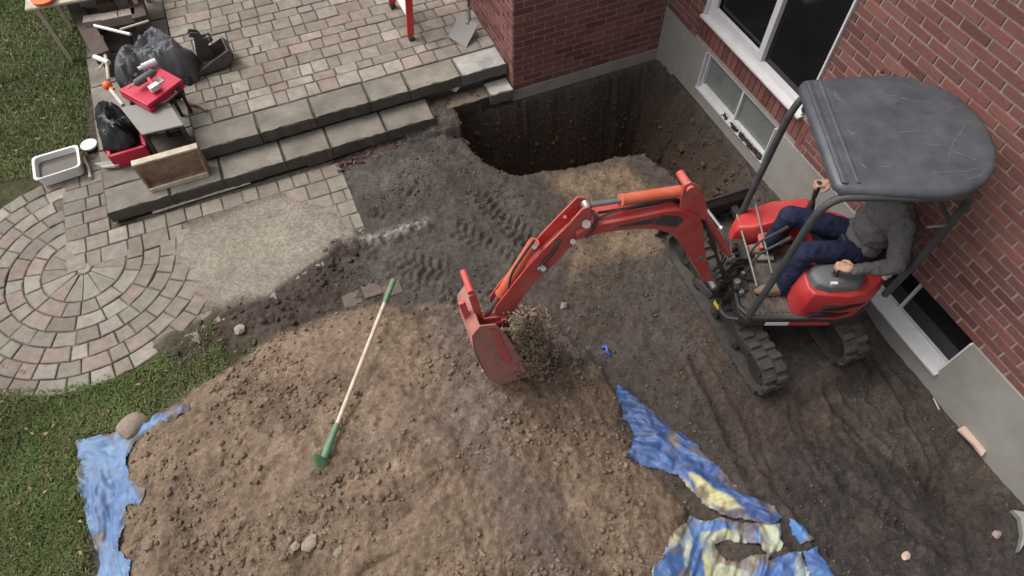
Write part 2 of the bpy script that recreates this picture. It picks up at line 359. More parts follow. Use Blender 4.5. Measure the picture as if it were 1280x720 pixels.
# below the house and the patio
h = np.where((Y > WAY-.055) & (X > WCX), np.minimum(h, -.09), h)
h = np.where((X > WX-.065) & (Y > 3.0), np.minimum(h, -.02), h)
h = np.maximum(h, np.where((Y > S1Y-.10) & (Y < S1Y+.3) & (X > 1.0) & (X < 1.9) & (pw < .05), .05+.05*med+sstep(S1Y-.1, S1Y+.15, Y)*.05, -9))
inst = (Y > S1Y+.03) & (X > P1X+.03) & (X < 1.25)
h = np.where(inst, np.minimum(h, -.05), h)

# albedo
def mixc(c, c2, wgt): return c*(1-wgt[..., None])+np.array(c2)*wgt[..., None]
C = np.zeros(X.shape+(3,))+np.array((.074, .060, .051))
C = mixc(C, (.048, .041, .037), sstep(-.15, .3, sd_right))
C = mixc(C, (.088, .072, .060), sstep(.1, .45, fbm(X, Y, 1.6, 5, 36))*sstep(0, .3, sd_right)*.6)
C = mixc(C, (.17, .122, .082), sstep(-.02, .2, sd_clay)*(.65+.35*sstep(-.3, .3, med)))
C = mixc(C, (.070, .061, .054), mudw*.95)
C = mixc(C, (.105, .092, .080), mudw*sstep(.0, .4, fbm(X, Y, 3, 4, 37))*.5)
C = mixc(C, (.190, .137, .096), sstep(-.03, .10, sd_m)*.96)
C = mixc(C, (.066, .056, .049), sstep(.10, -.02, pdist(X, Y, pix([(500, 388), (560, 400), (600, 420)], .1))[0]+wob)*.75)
# grey-purple gravelly veins over the heap
for (ln, wd, k) in [([(560, 380), (580, 450), (600, 560), (690, 690)], .20, .65), ([(640, 380), (700, 430), (745, 430)], .24, .85), ([(400, 600), (480, 560), (560, 520)], .10, .2)]:
    d_, s_, sg = pdist(X, Y, pix(ln, .25)); C = mixc(C, (.094, .078, .071), np.exp(-((d_+wob)/wd)**2)*k)
C = mixc(C, (.23, .175, .135), sstep(.25, .6, fbm(X, Y, 3.5, 4, 33))*sstep(0, .1, sd_m)*.6)
C = mixc(C, (.085, .060, .044), sstep(.2, .5, fbm(X, Y, 2.4, 5, 35))*.45*sstep(.3, -.1, sd_mud))
C = mixc(C, (.26, .245, .22), gravr*.75*sstep(-.3, .3, fine+.2))
bed = np.zeros_like(C)+np.array((.15, .13, .10))
bed = mixc(bed, (.075, .082, .045), sstep(.1, .4, fbm(X, Y, 5, 4, 55))*.8)
bed = bed*(1-sand[..., None])+np.array((.245, .215, .175))*(sand*(1+.10*med))[..., None]
C = C*(1-inp[..., None])+bed*inp[..., None]
C = mixc(C, (.265, .25, .19), sstep(.02, .3, sdist(X, Y, pix([(225, 325), (275, 285), (360, 262), (400, 290), (330, 340), (255, 360)]))+wob)*.5)
C = mixc(C, (.058, .043, .036), berm*.92)
lawnw = sstep(-.04, .06, sd_l)
C = mixc(C, (.055, .055, .028), lawnw*(1-berm))
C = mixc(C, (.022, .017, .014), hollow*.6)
C = mixc(C, (.105, .073, .052), pw)
C = mixc(C, (.130, .090, .058), pw*sstep(3.2, 3.7, X)*sstep(4.9, 3.2, Y)*.9)
vk = (1-sstep(.02, .3, pw))
vk = vk*(1-.65*sand*inp)
C = C*(1+.34*fine*vk+.26*med*vk+.16*big)[..., None]
C = np.clip(C, .008, .6)
ny, nx = X.shape
verts = np.stack([X, Y, h], -1).reshape(-1, 3)
idx = np.arange(nx*ny).reshape(ny, nx)
q = np.stack([idx[:-1, :-1], idx[:-1, 1:], idx[1:, 1:], idx[1:, :-1]], -1).reshape(-1, 4)
me = bpy.data.meshes.new('ground'); me.vertices.add(len(verts)); me.vertices.foreach_set('co', verts.ravel())
me.loops.add(q.size); me.loops.foreach_set('vertex_index', q.ravel()); me.polygons.add(len(q))
me.polygons.foreach_set('loop_start', np.arange(0, q.size, 4)); me.update(calc_edges=True)
ca = me.color_attributes.new('Col', 'FLOAT_COLOR', 'POINT')
ca.data.foreach_set('color', np.concatenate([C.reshape(-1, 3), np.ones((nx*ny, 1))], 1).astype(np.float32).ravel())
me.shade_smooth(); me.materials.append(M['soil'])
g = bpy.data.objects.new('ground', me); col.objects.link(g); tag(g, kind='structure')
def gz(x, y):
    i = min(max(int(round((y-GY0)/DX)), 0), ny-1); j = min(max(int(round((x-GX0)/DX)), 0), nx-1); return float(h[i, j])
def gat(px, py, dz=0.0):
    """point of the ground under a pixel of the survey view"""
    z = 0.0
    for _ in range(8): p = at(px, py, z); z = gz(p.x, p.y)*.7+z*.3
    return Vector((p.x, p.y, z+dz))
# outer lawn, out to the horizon
mb = MB(); mb.c = (.05, .058, .027); B = 90
for (a, b, c, d) in [(-B, -B, B, GY0), (-B, GY0, GX0, GY1), (-B, GY1, B, B), (WX+.02, GY0, B, GY1)]:
    mb.add([(a, b, -.02), (c, b, -.02), (c, d, -.02), (a, d, -.02)], [(0, 1, 2, 3)])
tag(mb.build('lawn', M['soil'], smooth=0), kind='structure')

# ------------------------------------------------------------------ stones
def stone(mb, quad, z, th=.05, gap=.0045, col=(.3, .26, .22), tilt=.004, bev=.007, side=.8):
    quad = [Vector((p[0], p[1])) for p in quad]; c = sum(quad, Vector((0, 0)))/len(quad)
    if z < .05:
        k_ = .75*float(sstep(-.55, .05, sdist(np.array([c.x]), np.array([c.y]), sandP)[0]))*random.uniform(.5, 1); col = tuple(a*(1-k_)+b*k_ for a, b in zip(col, (.245, .215, .170)))
    def ins(d):
        out = []
        for p in quad:
            v = p-c; L = v.length; out.append(c+v*max(0, (L-d)/L))
        return out
    tz = [random.uniform(-tilt, tilt) for _ in quad]; n = len(quad)
    jj = [Vector((random.uniform(-.003, .003), random.uniform(-.003, .003))) for _ in quad]
    a = [p+j for p, j in zip(ins(gap*1.4), jj)]; b = [p+j for p, j in zip(ins(gap*1.4+bev*1.4), jj)]
    vs = [(p.x, p.y, z-th) for p in a]+[(p.x, p.y, z-bev*.7+t) for p, t in zip(a, tz)]+[(p.x, p.y, z+t) for p, t in zip(b, tz)]
    fs = [(2*n+i for i in range(n))]
    fs = [tuple(2*n+i for i in range(n))]
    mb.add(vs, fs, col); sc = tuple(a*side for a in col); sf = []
    for k in (0, n):
        for i in range(n): j = (i+1) % n; sf.append((k+i, k+j, k+n+j, k+n+i))
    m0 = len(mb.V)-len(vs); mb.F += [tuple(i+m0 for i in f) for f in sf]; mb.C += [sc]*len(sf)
PAL = [(.31, .28, .235), (.27, .24, .20), (.345, .31, .265), (.29, .24, .205), (.245, .222, .188), (.285, .27, .225), (.30, .238, .205), (.25, .212, .178)]
def pcol(f=1.0):
    c = random.choice(PAL); k = random.uniform(.82, 1.1)*f; return tuple(min(.6, a*k) for a in c)
def ccw(qd):
    a = sum(qd[i][0]*qd[(i+1) % len(qd)][1]-qd[(i+1) % len(qd)][0]*qd[i][1] for i in range(len(qd))); return qd if a > 0 else qd[::-1]
# circular patio: rings, and straight border rows along the step
mb = MB()
def inpaved(x, y): return float(sdist(np.array([x]), np.array([y]), paved)[0])
rings = [.0, .07, .37]; r = .37
while r < CR-.02: r += (CR-.37)/6; rings.append(r)
stepbox = lambda x, y: (x > P1X-.03 and y > S1Y-.06)
NROW = 2; BROW = S1Y-.045
for ri in range(len(rings)-1):
    r0, r1 = rings[ri], rings[ri+1]
    if ri == 0:
        stone(mb, ccw([(CC.x+r1*math.cos(a), CC.y+r1*math.sin(a)) for a in np.arange(0, 6.28, 6.2832/8)]), 0, col=pcol()); continue
    rm = (r0+r1)/2; n = 14 if ri == 1 else max(8, int(2*math.pi*rm/.185)); a = random.random()
    a_end = a+2*math.pi; cuts = [a]
    while cuts[-1] < a_end-.02:
        cuts.append(cuts[-1]+2*math.pi/n*random.choice((.75, 1, 1, 1.25)) if ri > 1 else cuts[-1]+2*math.pi/n)
    cuts[-1] = a_end
    for a0, a1 in zip(cuts[:-1], cuts[1:]):
        if a1-a0 < .03: continue
        am = (a0+a1)/2; px, py = CC.x+rm*math.cos(am), CC.y+rm*math.sin(am)
        if py > BROW-.33 and px > P1X-.42: continue
        if inpaved(px, py) < -.06: continue
        ar = np.linspace(a0, a1, 3)
        qd = [(CC.x+r1*math.cos(t), CC.y+r1*math.sin(t)) for t in ar]+[(CC.x+r0*math.cos(t), CC.y+r0*math.sin(t)) for t in ar[::-1]]
        stone(mb, ccw(qd), random.uniform(-.004, .004), col=pcol(.86 if ri > 6 else .95))
# beyond the outer ring: further courses towards the mud, laid square to the step
def row(mb, x0, x1, y0, y1, z, sizes=(.13, .17, .21, .24), keep=lambda x, y: True, f=1.0, th=.05):
    x = x0
    while x < x1-.03:
        wd = random.choice(sizes); xe = min(x+wd, x1)
        if x1-xe < .05: xe = x1
        if keep((x+xe)/2, (y0+y1)/2): stone(mb, ccw([(x, y0), (xe, y0), (xe, y1), (x, y1)]), z+random.uniform(-.004, .004), col=pcol(f), th=th)
        x = xe
gaps = [at2(373, 243), at2(413, 236), at2(405, 250)]
y = BROW
for k in range(11):
    y0 = y-random.choice((.16, .18, .2)); xm = at(432, 240).x
    def keep(x, yy):
        if inpaved(x, yy) < -.02: return False
        dc = math.hypot(x-CC.x, yy-CC.y)
        if k < 1: return x > P1X-.45
        if k < 2: return x > P1X-.45 and (x < P1X+.6 or x > at(352, 240).x)
        return dc > CR+.09
    row(mb, P1X-.45, xm+.05, y0, y, 0, keep=keep, f=.95, sizes=(.15, .18, .2) if k == 0 else (.13, .17, .21, .24)); y = y0
y = BROW; 
for k in range(7):      # left of the step, up to the lawn
    y0 = y+.17; row(mb, P1X-.44, P1X-.04, y, y0, 0, keep=lambda x, yy: inpaved(x, yy) > .0, f=.8); y = y0
# stones half under the heap, by the shovel grip
for (a, b) in [((455, 352), (475, 372)), ((430, 362), (450, 385)), ((480, 350), (500, 372))]:
    p, q2 = at2(*a), at2(*b); cx, cy = (p[0]+q2[0])/2, (p[1]+q2[1])/2
    stone(mb, ccw([(cx-.09, cy-.08), (cx+.09, cy-.08), (cx+.09, cy+.08), (cx-.09, cy+.08)]), gz(cx, cy)+.004, col=(.13, .10, .082))
tag(mb.build('patio', M['paver'], smooth=20), kind='structure')
# upper patio slab
mb = MB(); mb.c = (.10, .085, .068)
mb.box(((P2X+WCX)/2+.02, (S2Y+.06+15)/2, (Z2-.012-.5)/2), (WCX-P2X-.04, 15-S2Y-.12, Z2-.012+.5))
XB = at(548, 138, Z1).x-.03
mb.box(((P1X+.03+XB)/2, (S1Y+.05+9)/2, -.19), (XB-P1X-.03, 9-S1Y-.1, .60))
mb.box(((XB+WCX)/2-.005, (S1Y+.20+5.6)/2, -.6), (WCX-XB-.02, 5.6-S1Y-.20, 1.34))
tag(mb.build('patio_bedding', M['base'], smooth=0), kind='structure')
mb = MB()
y = S2Y+.33
while y < 15:
    hgt = random.choice((.13, .18, .2)); y1 = y+hgt
    row(mb, P2X+.01, WCX-.01, y, y1, Z2, sizes=(.13, .17, .2, .24, .27)); y = y1
tag(mb.build('upper_patio', M['paver'], smooth=20), kind='structure')
# stone steps: big coping slabs with rough risers
def slab(mb, x0, x1, y0, y1, z, th=.13, cl=None):
    n = max(2, int((x1-x0)/.05)); fr = [(x0+(x1-x0)*i/n, y0+random.uniform(-.008, .008)) for i in range(n+1)]
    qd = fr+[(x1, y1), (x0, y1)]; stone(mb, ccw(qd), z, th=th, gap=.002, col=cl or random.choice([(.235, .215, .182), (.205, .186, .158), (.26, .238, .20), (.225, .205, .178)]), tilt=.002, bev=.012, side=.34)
mb = MB(); x = P2X
while x < WCX-.02:
    xe = min(x+random.uniform(.42, .62), WCX-.015)
    if WCX-xe < .2: xe = WCX-.015
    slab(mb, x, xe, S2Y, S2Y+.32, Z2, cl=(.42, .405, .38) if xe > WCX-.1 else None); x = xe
x = P1X
XE1 = at(548, 138, Z1).x
while x < XE1-.1:
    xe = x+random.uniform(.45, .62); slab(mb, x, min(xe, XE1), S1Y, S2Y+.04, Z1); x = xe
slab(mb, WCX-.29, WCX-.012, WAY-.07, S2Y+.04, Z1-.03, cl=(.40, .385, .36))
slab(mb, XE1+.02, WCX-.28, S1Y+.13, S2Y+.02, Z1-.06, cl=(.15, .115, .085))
# left return of the lower tread
y = S2Y+.04
while y < 8.3:
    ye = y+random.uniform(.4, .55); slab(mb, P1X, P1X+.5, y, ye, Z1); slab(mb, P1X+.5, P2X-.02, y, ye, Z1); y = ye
tag(mb.build('stone_steps', M['coping'], smooth=25), kind='structure')

# ------------------------------------------------------------------ house
house = thing('brick_house', (WX, WAY, 0), 0, 'red brick house on grey concrete foundation with white framed windows beside the dug pit', 'house')
BL, BH, MO = .239, .0752, .0125
BRK = [(.21, .094, .081), (.19, .083, .072), (.23, .106, .090), (.20, .094, .082), (.17, .077, .067), (.225, .093, .079)]
def bcol(): c = random.choice(BRK); k = random.uniform(.8, 1.18); return tuple(a*k for a in c)
def brickwork(mb, place, u0, u1, z0, z1, holes=()):
    """place(u,z,d) -> world; d is outward"""
    n = int((z1-z0)/BH)
    for r_ in range(n):
        z = z0+r_*BH; u = u0-(BL/2 if r_ % 2 else 0)
        while u < u1:
            a, b = max(u, u0), min(u+BL, u1)
            segs = [(a, b)]
            for (hu0, hu1, hz0, hz1) in holes:
                if z+BH > hz0+.01 and z < hz1-.01:
                    ns = []
                    for (p, q2) in segs:
                        if q2 <= hu0 or p >= hu1: ns.append((p, q2)); continue
                        if p < hu0: ns.append((p, hu0))
                        if q2 > hu1: ns.append((hu1, q2))
                    segs = ns
            for (p, q2) in segs:
                if q2-p < .03: continue
                d = random.uniform(-.0015, .0025); m_ = MO/2
                p_, q_, zz0, zz1 = p+m_+random.uniform(-.0015, .0015), q2-m_, z+m_+random.uniform(-.001, .001), z+BH-m_
                c = bcol()
                vs = [place(p_, zz0, -.02), place(q_, zz0, -.02), place(q_, zz1, -.02), place(p_, zz1, -.02),
                      place(p_+.003, zz0+.003, d), place(q_-.003, zz0+.003, d), place(q_-.003, zz1-.003, d), place(p_+.003, zz1-.003, d)]
                mb.add(vs, [(4, 5, 6, 7), (0, 1, 5, 4), (1, 2, 6, 5), (2, 3, 7, 6), (3, 0, 4, 7)], c)
            u += BL
HT = 5.6
ZB, ZA = .58, .05
win1 = (at(0, 0).y, 0)
LW = (3.08, 4.67, .90, 2.35)         # large window: y0 y1 z0 z1
BW1 = (3.27, 4.48, .145, ZB)         # basement window by the pit
BW2 = (.79, 2.06, .10, ZB-.005)         # basement window behind the machine
mb = MB()
plB = lambda u, z, d: (WX-d, WAY-u, z)             # u runs from the corner towards -Y
sol = (WAY-LW[1]-.05, WAY-LW[0]+.05, LW[2]-.27, LW[2]-.03)
brickwork(mb, plB, 0.006, 7.6, ZB, HT, holes=[(WAY-LW[1], WAY-LW[0], LW[2]-.03, LW[3]), (sol[0], sol[1], sol[2], LW[2])])
plA = lambda u, z, d: (WCX+u, WAY-d, z)
brickwork(mb, plA, .0, WX-WCX-.002, ZA, HT)
plC = lambda u, z, d: (WCX-d, WAY+u, z)
brickwork(mb, plC, .0, 9.5, ZA, HT)
# soldier course under the large window
u = sol[0]
while u < sol[1]:
    c = bcol(); y0 = WAY-u-.004; y1 = WAY-u-.071; d = random.uniform(.0, .004)
    mb.add([(WX+.02, y0, sol[2]+.005), (WX+.02, y1, sol[2]+.005), (WX+.02, y1, sol[3]), (WX+.02, y0, sol[3]), (WX-d, y0, sol[2]+.005), (WX-d, y1, sol[2]+.005), (WX-d, y1, sol[3]), (WX-d, y0, sol[3])],
           [(5, 4, 7, 6), (0, 4, 5, 1), (3, 2, 6, 7), (0, 3, 7, 4), (1, 5, 6, 2)], c)
    # rowlock lip, sloped brick ends under the sill
    u += .0765
mb.build('brickwork', M['brick'], house, smooth=0)
mb = MB(); e = .008
def wallpatch(y0, y1, z0, z1, x=WX): mb.add([(x, y0, z0), (x, y0, z1), (x, y1, z1), (x, y1, z0)], [(0, 1, 2, 3)])
xm = WX+e
wallpatch(-2.3, LW[0], ZB, HT, xm); wallpatch(LW[1], WAY, ZB, HT, xm); wallpatch(LW[0], LW[1], ZB, LW[2]-.02, xm); wallpatch(LW[0], LW[1], LW[3], HT, xm)
mb.add([(WCX, WAY+e, ZA), (WX+e, WAY+e, ZA), (WX+e, WAY+e, HT), (WCX+e, WAY+e, HT)], [(0, 1, 2, 3)])
mb.add([(WCX+e, WAY, ZA), (WCX+e, WAY, HT), (WCX+e, WAY+9.5, HT), (WCX+e, WAY+9.5, ZA)], [(0, 1, 2, 3)])
# roof deck closing the top
mb.add([(WX, -2.3, HT), (12, -2.3, HT), (12, 15, HT), (WCX, 15, HT), (WCX, WAY, HT), (WX, WAY, HT)], [(0, 1, 2, 3, 4, 5)])
mb.add([(WX, -2.3, -.5), (12, -2.3, -.5), (12, -2.3, HT), (WX, -2.3, HT)], [(0, 1, 2, 3)])
mb.build('mortar_bed', M['mortar'], house, smooth=0)
# foundation with window openings
mb = MB(); FX = WX-.012; t = .25
def fblock(y0, y1, z0, z1): mb.box((FX+t/2, (y0+y1)/2, (z0+z1)/2), (t, y1-y0, z1-z0))
zb = -2.2; zt = ZB-.003
fblock(-2.3, BW2[0], zb, zt); fblock(BW2[1], BW1[0], zb, zt); fblock(BW1[1], WAY+.1, zb, zt)
fblock(BW2[0], BW2[1], zb, BW2[2]-.05); fblock(BW1[0], BW1[1], zb, BW1[2]-.05)
mb.box(((WCX+WX)/2, WAY+.12, (zb+ZA-.004)/2), (WX-WCX-.0, .24+.016, ZA-.004-zb))
mb.box((WCX+.12-.008, WAY+4.8, (zb+ZA-.004)/2), (.24, 9.3, ZA-.004-zb))
mb.build('foundation', M['concrete'], house, smooth=0)
def window(y0, y1, z0, z1, depth, mull, fw, pane_m, sill, name='window', sash=0, mat_f='whitepvc', sillout=.0):
    f = MB(); x = WX+depth; fx = .05
    for (a, b, c, d) in [(y0, y0+fw, z0, z1), (y1-fw, y1, z0, z1), (y0+fw, y1-fw, z0, z0+fw), (y0+fw, y1-fw, z1-fw, z1)]:
        f.box((x+.0, (a+b)/2, (c+d)/2), (fx, b-a-.001, d-c-.001))
    # jamb linings
    for yy, s in ((y0, 1), (y1, -1)): f.box((WX+depth/2-.012+.0, yy+s*.008, (z0+z1)/2), (depth+.016, .016, z1-z0-.006))
    fr = f.build('window', M[mat_f], house, smooth=0, bevel=.004)
    mb_ = MB(); mb_.box((x+.005, mull, (z0+z1)/2), (.05, fw*.75, z1-z0-2*fw)); mb_.build('mullion', M[mat_f], fr, smooth=0, bevel=.003)
    for (a, b) in ((y0+fw, mull-fw*.375), (mull+fw*.375, y1-fw)):
        p = MB(); p.box((x+.018, (a+b)/2, (z0+z1)/2), (.006, b-a, z1-z0-2*fw)); p.build('pane', M[pane_m], fr, smooth=0)
    if sash:   # the sliding sash of the upper half of the frame
        s_ = MB(); a, b, c, d = mull-.02, y1-fw-.001, z0+fw+.001, z1-fw-.001; q2 = .065
        for (aa, bb, cc, dd) in [(a, a+q2, c, d), (b-q2, b, c, d), (a+q2, b-q2, c, c+q2), (a+q2, b-q2, d-q2, d)]:
            s_.box((x-.018, (aa+bb)/2, (cc+dd)/2), (.034, bb-aa, dd-cc))
        s_.build('sash', M[mat_f], fr, smooth=0, bevel=.003)
    s_ = MB()
    if sill: s_.box((WX-sillout/2+depth/2-.01, (y0+y1)/2, z0-.014), (depth+.03+sillout, y1-y0+.02, .026)); s_.build('sill', M[mat_f], fr, smooth=0, bevel=.004)
    return fr
mullL = on_x(970, 28, WX+.05).y
window(LW[0], LW[1], LW[2], LW[3], .05, mullL, .055, 'glass', True, sash=1, sillout=.03)
window(BW1[0], BW1[1], BW1[2], BW1[3]-.004, .05, (BW1[0]+BW1[1])/2-.02, .035, 'frost', True)
window(BW2[0], BW2[1], BW2[2], BW2[3]-.004, .10, on_x(1135, 374, WX+.1).y, .03, 'glass', True, sillout=.03)
# soil and mortar crumbs left on the sill by the pit
mb = MB()
for i in range(240):
    yy = BW1[0]+.03+abs(random.gauss(0, .30)); 
    if yy > BW1[1]-.25: continue
    mb.c = random.choice([(.05, .035, .026), (.09, .055, .04), (.035, .028, .022)])
    mb.ico((WX+.002-random.uniform(-.012, .022), yy, BW1[2]-.004+random.uniform(0, .012)), random.uniform(.006, .018), sq=(1, 1.4, .7))
tag(mb.build('sill_soil', M['clod'], smooth=0), 'dark crumbs of soil spilled along the peeling white basement window sill above the pit', 'soil', kind='stuff')

# ------------------------------------------------------------------ grass blades
def blades(n, poly_fn, zf, name, label, hmul=1.0, box=None):
    x0, x1, y0, y1 = box
    P = np.stack([rng.uniform(x0, x1, n), rng.uniform(y0, y1, n)], 1)
    dens = poly_fn(P[:, 0], P[:, 1]); P = P[rng.random(n) < dens]; n = len(P)
    hh = rng.uniform(.018, .045, n)*hmul; wd = rng.uniform(.0025, .0045, n)*hmul**.5; az = rng.uniform(0, 6.283, n); ln = rng.uniform(.2, 1.3, n)*hh
    z = zf(P[:, 0], P[:, 1]); pt = vnoise(P[:, 0]*3.5, P[:, 1]*3.5, 3); pt2 = fbm(P[:, 0], P[:, 1], 1.5, 4, 4)
    V = np.zeros((n, 5, 3)); dx, dy = np.cos(az), np.sin(az); sx, sy = -dy*wd, dx*wd
    b = np.stack([P[:, 0], P[:, 1], z-.004], 1)
    V[:, 0] = b; V[:, 0, 0] -= sx; V[:, 0, 1] -= sy; V[:, 1] = b; V[:, 1, 0] += sx; V[:, 1, 1] += sy
    mid = b+np.stack([dx*ln*.35, dy*ln*.35, hh*.65], 1)
    V[:, 2] = mid; V[:, 2, 0] += sx*.8; V[:, 2, 1] += sy*.8; V[:, 3] = mid; V[:, 3, 0] -= sx*.8; V[:, 3, 1] -= sy*.8
    V[:, 4] = b+np.stack([dx*ln, dy*ln, hh], 1)
    f = np.arange(n)[:, None]*5; loops = np.concatenate([f+0, f+1, f+2, f+3, f+3, f+2, f+4], 1).ravel()
    st = (np.arange(n)[:, None]*7+np.array([[0, 4]])).ravel()
    me = bpy.data.meshes.new(name); me.vertices.add(n*5); me.vertices.foreach_set('co', V.reshape(-1))
    me.loops.add(len(loops)); me.loops.foreach_set('vertex_index', loops.astype(np.int32)); me.polygons.add(len(st)); me.polygons.foreach_set('loop_start', st.astype(np.int32)); me.update(calc_edges=True)
    g1 = np.array((.110, .165, .048)); g2 = np.array((.205, .225, .095)); g3 = np.array((.26, .22, .13))
    k = np.clip(.5+.9*pt2+rng.normal(0, .22, n), 0, 1)[:, None]; cc = g1*(1-k)+g2*k; dry = (rng.random(n) < .10+.2*(pt < .25))[:, None]; cc = np.where(dry, g3, cc)*rng.uniform(.7, 1.2, (n, 1))*(.72+.55*vnoise(P[:, 0]*2.1, P[:, 1]*2.1, 9))[:, None]
    ca = me.color_attributes.new('Col', 'FLOAT_COLOR', 'POINT'); ca.data.foreach_set('color', np.repeat(np.concatenate([cc, np.ones((n, 1))], 1), 5, 0).astype(np.float32).ravel())
    me.materials.append(M['grass']); o = bpy.data.objects.new(name, me); col.objects.link(o); return tag(o, label, 'grass', kind='stuff')
def hz(x, y):
    i = np.clip(((y-GY0)/DX).round().astype(int), 0, ny-1); j = np.clip(((x-GX0)/DX).round().astype(int), 0, nx-1)
    inside = (x > GX0) & (x < GX1) & (y < GY1) & (y > GY0); return np.where(inside, h[i, j], -.02)
def dens1(x, y):
    w1 = sdist(x, y, lawnP)+fbm(x, y, 2.2, 4, 11)*.09; bd, _, _ = pdist(x, y, bermL)
    return sstep(-.05, .12, w1)*(1-.85*sstep(.22, .08, bd))*np.clip(.80+.9*fbm(x, y, 2.3, 4, 14), .08, 1)*(sdist(x, y, paved) < .02)
def dens2(x, y): return sstep(-.02, .06, sdist(x, y, lawnP2)+fbm(x, y, 4, 4, 15)*.06)*np.clip(.95+.8*fbm(x, y, 1.3, 4, 16), .35, 1)*(sdist(x, y, paved) < .02)
blades(190000, dens1, hz, 'grass', 'short patchy green grass between the round paved patio and the soil heap', box=(-4.2, -1.2, 1.3, 4.6))
blades(230000, dens2, hz, 'grass', 'mossy lawn at the upper left beside the patio and the folding table', 1.25, box=(-6.2, -1.7, 5.2, 15.5))

# ------------------------------------------------------------------ loose soil clods and gravel (uncountable)
def scatter(n, fn, name, label, rmin, rmax, cols, box, sub=1):
    x0, x1, y0, y1 = box; PX = rng.uniform(x0, x1, n); PY = rng.uniform(y0, y1, n); keep = rng.random(n) < fn(PX, PY)
    PX, PY = PX[keep], PY[keep]; n = len(PX); Z = hz(PX, PY)
    bv, bf = ICO[1]; bv = np.array(bv); bf = np.array(bf); nv = len(bv)
    R = rmin*(rmax/rmin)**(rng.random(n)**4.2)
    jit = rng.uniform(.58, 1.3, (n, nv, 1)); sq = rng.uniform(.65, 1.25, (n, 1, 3)); sq[..., 2] *= .75
    V = bv[None]*jit*sq*R[:, None, None]; a = rng.uniform(0, 6.28, n); ca_, sa = np.cos(a)[:, None], np.sin(a)[:, None]
    Vx = V[..., 0]*ca_-V[..., 1]*sa; Vy = V[..., 0]*sa+V[..., 1]*ca_
    V = np.stack([Vx+PX[:, None], Vy+PY[:, None], V[..., 2]+(Z+R*.25)[:, None]], -1)
    F = (bf[None]+(np.arange(n)*nv)[:, None, None]).reshape(-1)
    me = bpy.data.meshes.new(name); me.vertices.add(n*nv); me.vertices.foreach_set('co', V.reshape(-1)); me.loops.add(len(F)); me.loops.foreach_set('vertex_index', F.astype(np.int32))
    me.polygons.add(len(F)//3); me.polygons.foreach_set('loop_start', np.arange(0, len(F), 3, dtype=np.int32)); me.update(calc_edges=True)
    ii = np.clip(((PY-GY0)/DX).round().astype(int), 0, ny-1); jj = np.clip(((PX-GX0)/DX).round().astype(int), 0, nx-1)
    gc = C[ii, jj]; cc = np.array(cols)[rng.integers(0, len(cols), n)]; mixk = rng.uniform(.0, .5, (n, 1)); cc = (gc*(1-mixk)+cc*mixk)*rng.uniform(.85, 1.3, (n, 1))
    ca = me.color_attributes.new('Col', 'FLOAT_COLOR', 'POINT'); ca.data.foreach_set('color', np.repeat(np.concatenate([cc, np.ones((n, 1))], 1), nv, 0).astype(np.float32).ravel())
    me.materials.append(M['clod']); o = bpy.data.objects.new(name, me); col.objects.link(o); return tag(o, label, 'soil', kind='stuff')
def d_m(x, y): return sstep(-.12, .12, sdist(x, y, moundP))*np.clip(.45+1.6*fbm(x, y, 2.6, 4, 66), .03, 1)
scatter(110000, d_m, 'soil_clods', 'crumbly light brown clods strewn over the big soil heap', .0028, .026, [(.2, .15, .11), (.17, .12, .085), (.25, .2, .15)], (-3.6, 2.6, -1.2, 4.6))
def d_b(x, y): return sstep(.28, .05, pdist(x, y, bermL)[0])*.95
scatter(2600, d_b, 'soil_clods', 'dark lumpy soil pushed up along the patio edge next to the lawn', .006, .04, [(.06, .045, .035), (.1, .08, .06), (.045, .035, .03)], (-2.6, .3, 3.0, 5.2))
def d_r(x, y): return np.clip(.35+1.5*fbm(x, y, 2, 4, 67), .02, 1)*(sdist(x, y, moundP) < 0)*(sdist(x, y, pitP) < -.02)*(sdist(x, y, paved) < -.05)*(sdist(x, y, lawnP) < 0)*(y < WAY)*(y < S1Y-.04)*(x < WX-.02)
scatter(42000, d_r, 'soil_clods', 'small dark crumbs and grit scattered over the trampled dirt', .003, .018, [(.09, .07, .055), (.14, .11, .09), (.2, .18, .16)], (-.6, 4.1, -1.2, 5.2))
def wall_clods(n, name, label):
    dzx = np.abs(np.diff(h, axis=1))[:-1]; dzy = np.abs(np.diff(h, axis=0))[:, :-1]; sl = np.hypot(dzx, dzy); wgt = np.where(sd_pit[:-1, :-1] > -.08, np.maximum(sl-.010, 0), 0).ravel()
    pick = rng.choice(len(wgt), n, p=wgt/wgt.sum()); I_, J_ = np.unravel_index(pick, sl.shape); mb = MB()
    cc = [(.105, .073, .052), (.115, .080, .056), (.09, .063, .045)]
    for i, j in zip(I_, J_):
        a, b = random.random(), random.random(); z00, z10, z01, z11 = h[i, j], h[i, j+1], h[i+1, j], h[i+1, j+1]
        z = z00*(1-a)*(1-b)+z10*a*(1-b)+z01*(1-a)*b+z11*a*b; mb.c = random.choice(cc)
        mb.ico((xs[j]+a*DX, ys[i]+b*DX, z), random.choice((.004, .005, .006, .007, .008, .010, .012, .015, .020))*random.uniform(.7, 1.3)*(3.0 if random.random() < .012 else 1), sq=(1, random.uniform(.7, 1.3), random.uniform(.6, 1.1)), jit=.3, rot=Matrix.Rotation(random.random()*6, 3, 'Z') @ Matrix.Rotation(random.random()*3, 3, 'X'))
    tag(mb.build(name, M['clod'], smooth=0), label, 'soil', kind='stuff')
wall_clods(7000, 'pit_wall_earth', 'rough dark brown earth clods in the steep walls of the pit')
def d_p(x, y): return (sdist(x, y, pitP) > .05)*.9
scatter(2600, d_p, 'soil_clods', 'dark clods lying on the floor and slopes of the pit', .005, .05, [(.06, .045, .035), (.1, .075, .055)], (1.6, 4.1, 3.0, 5.3))
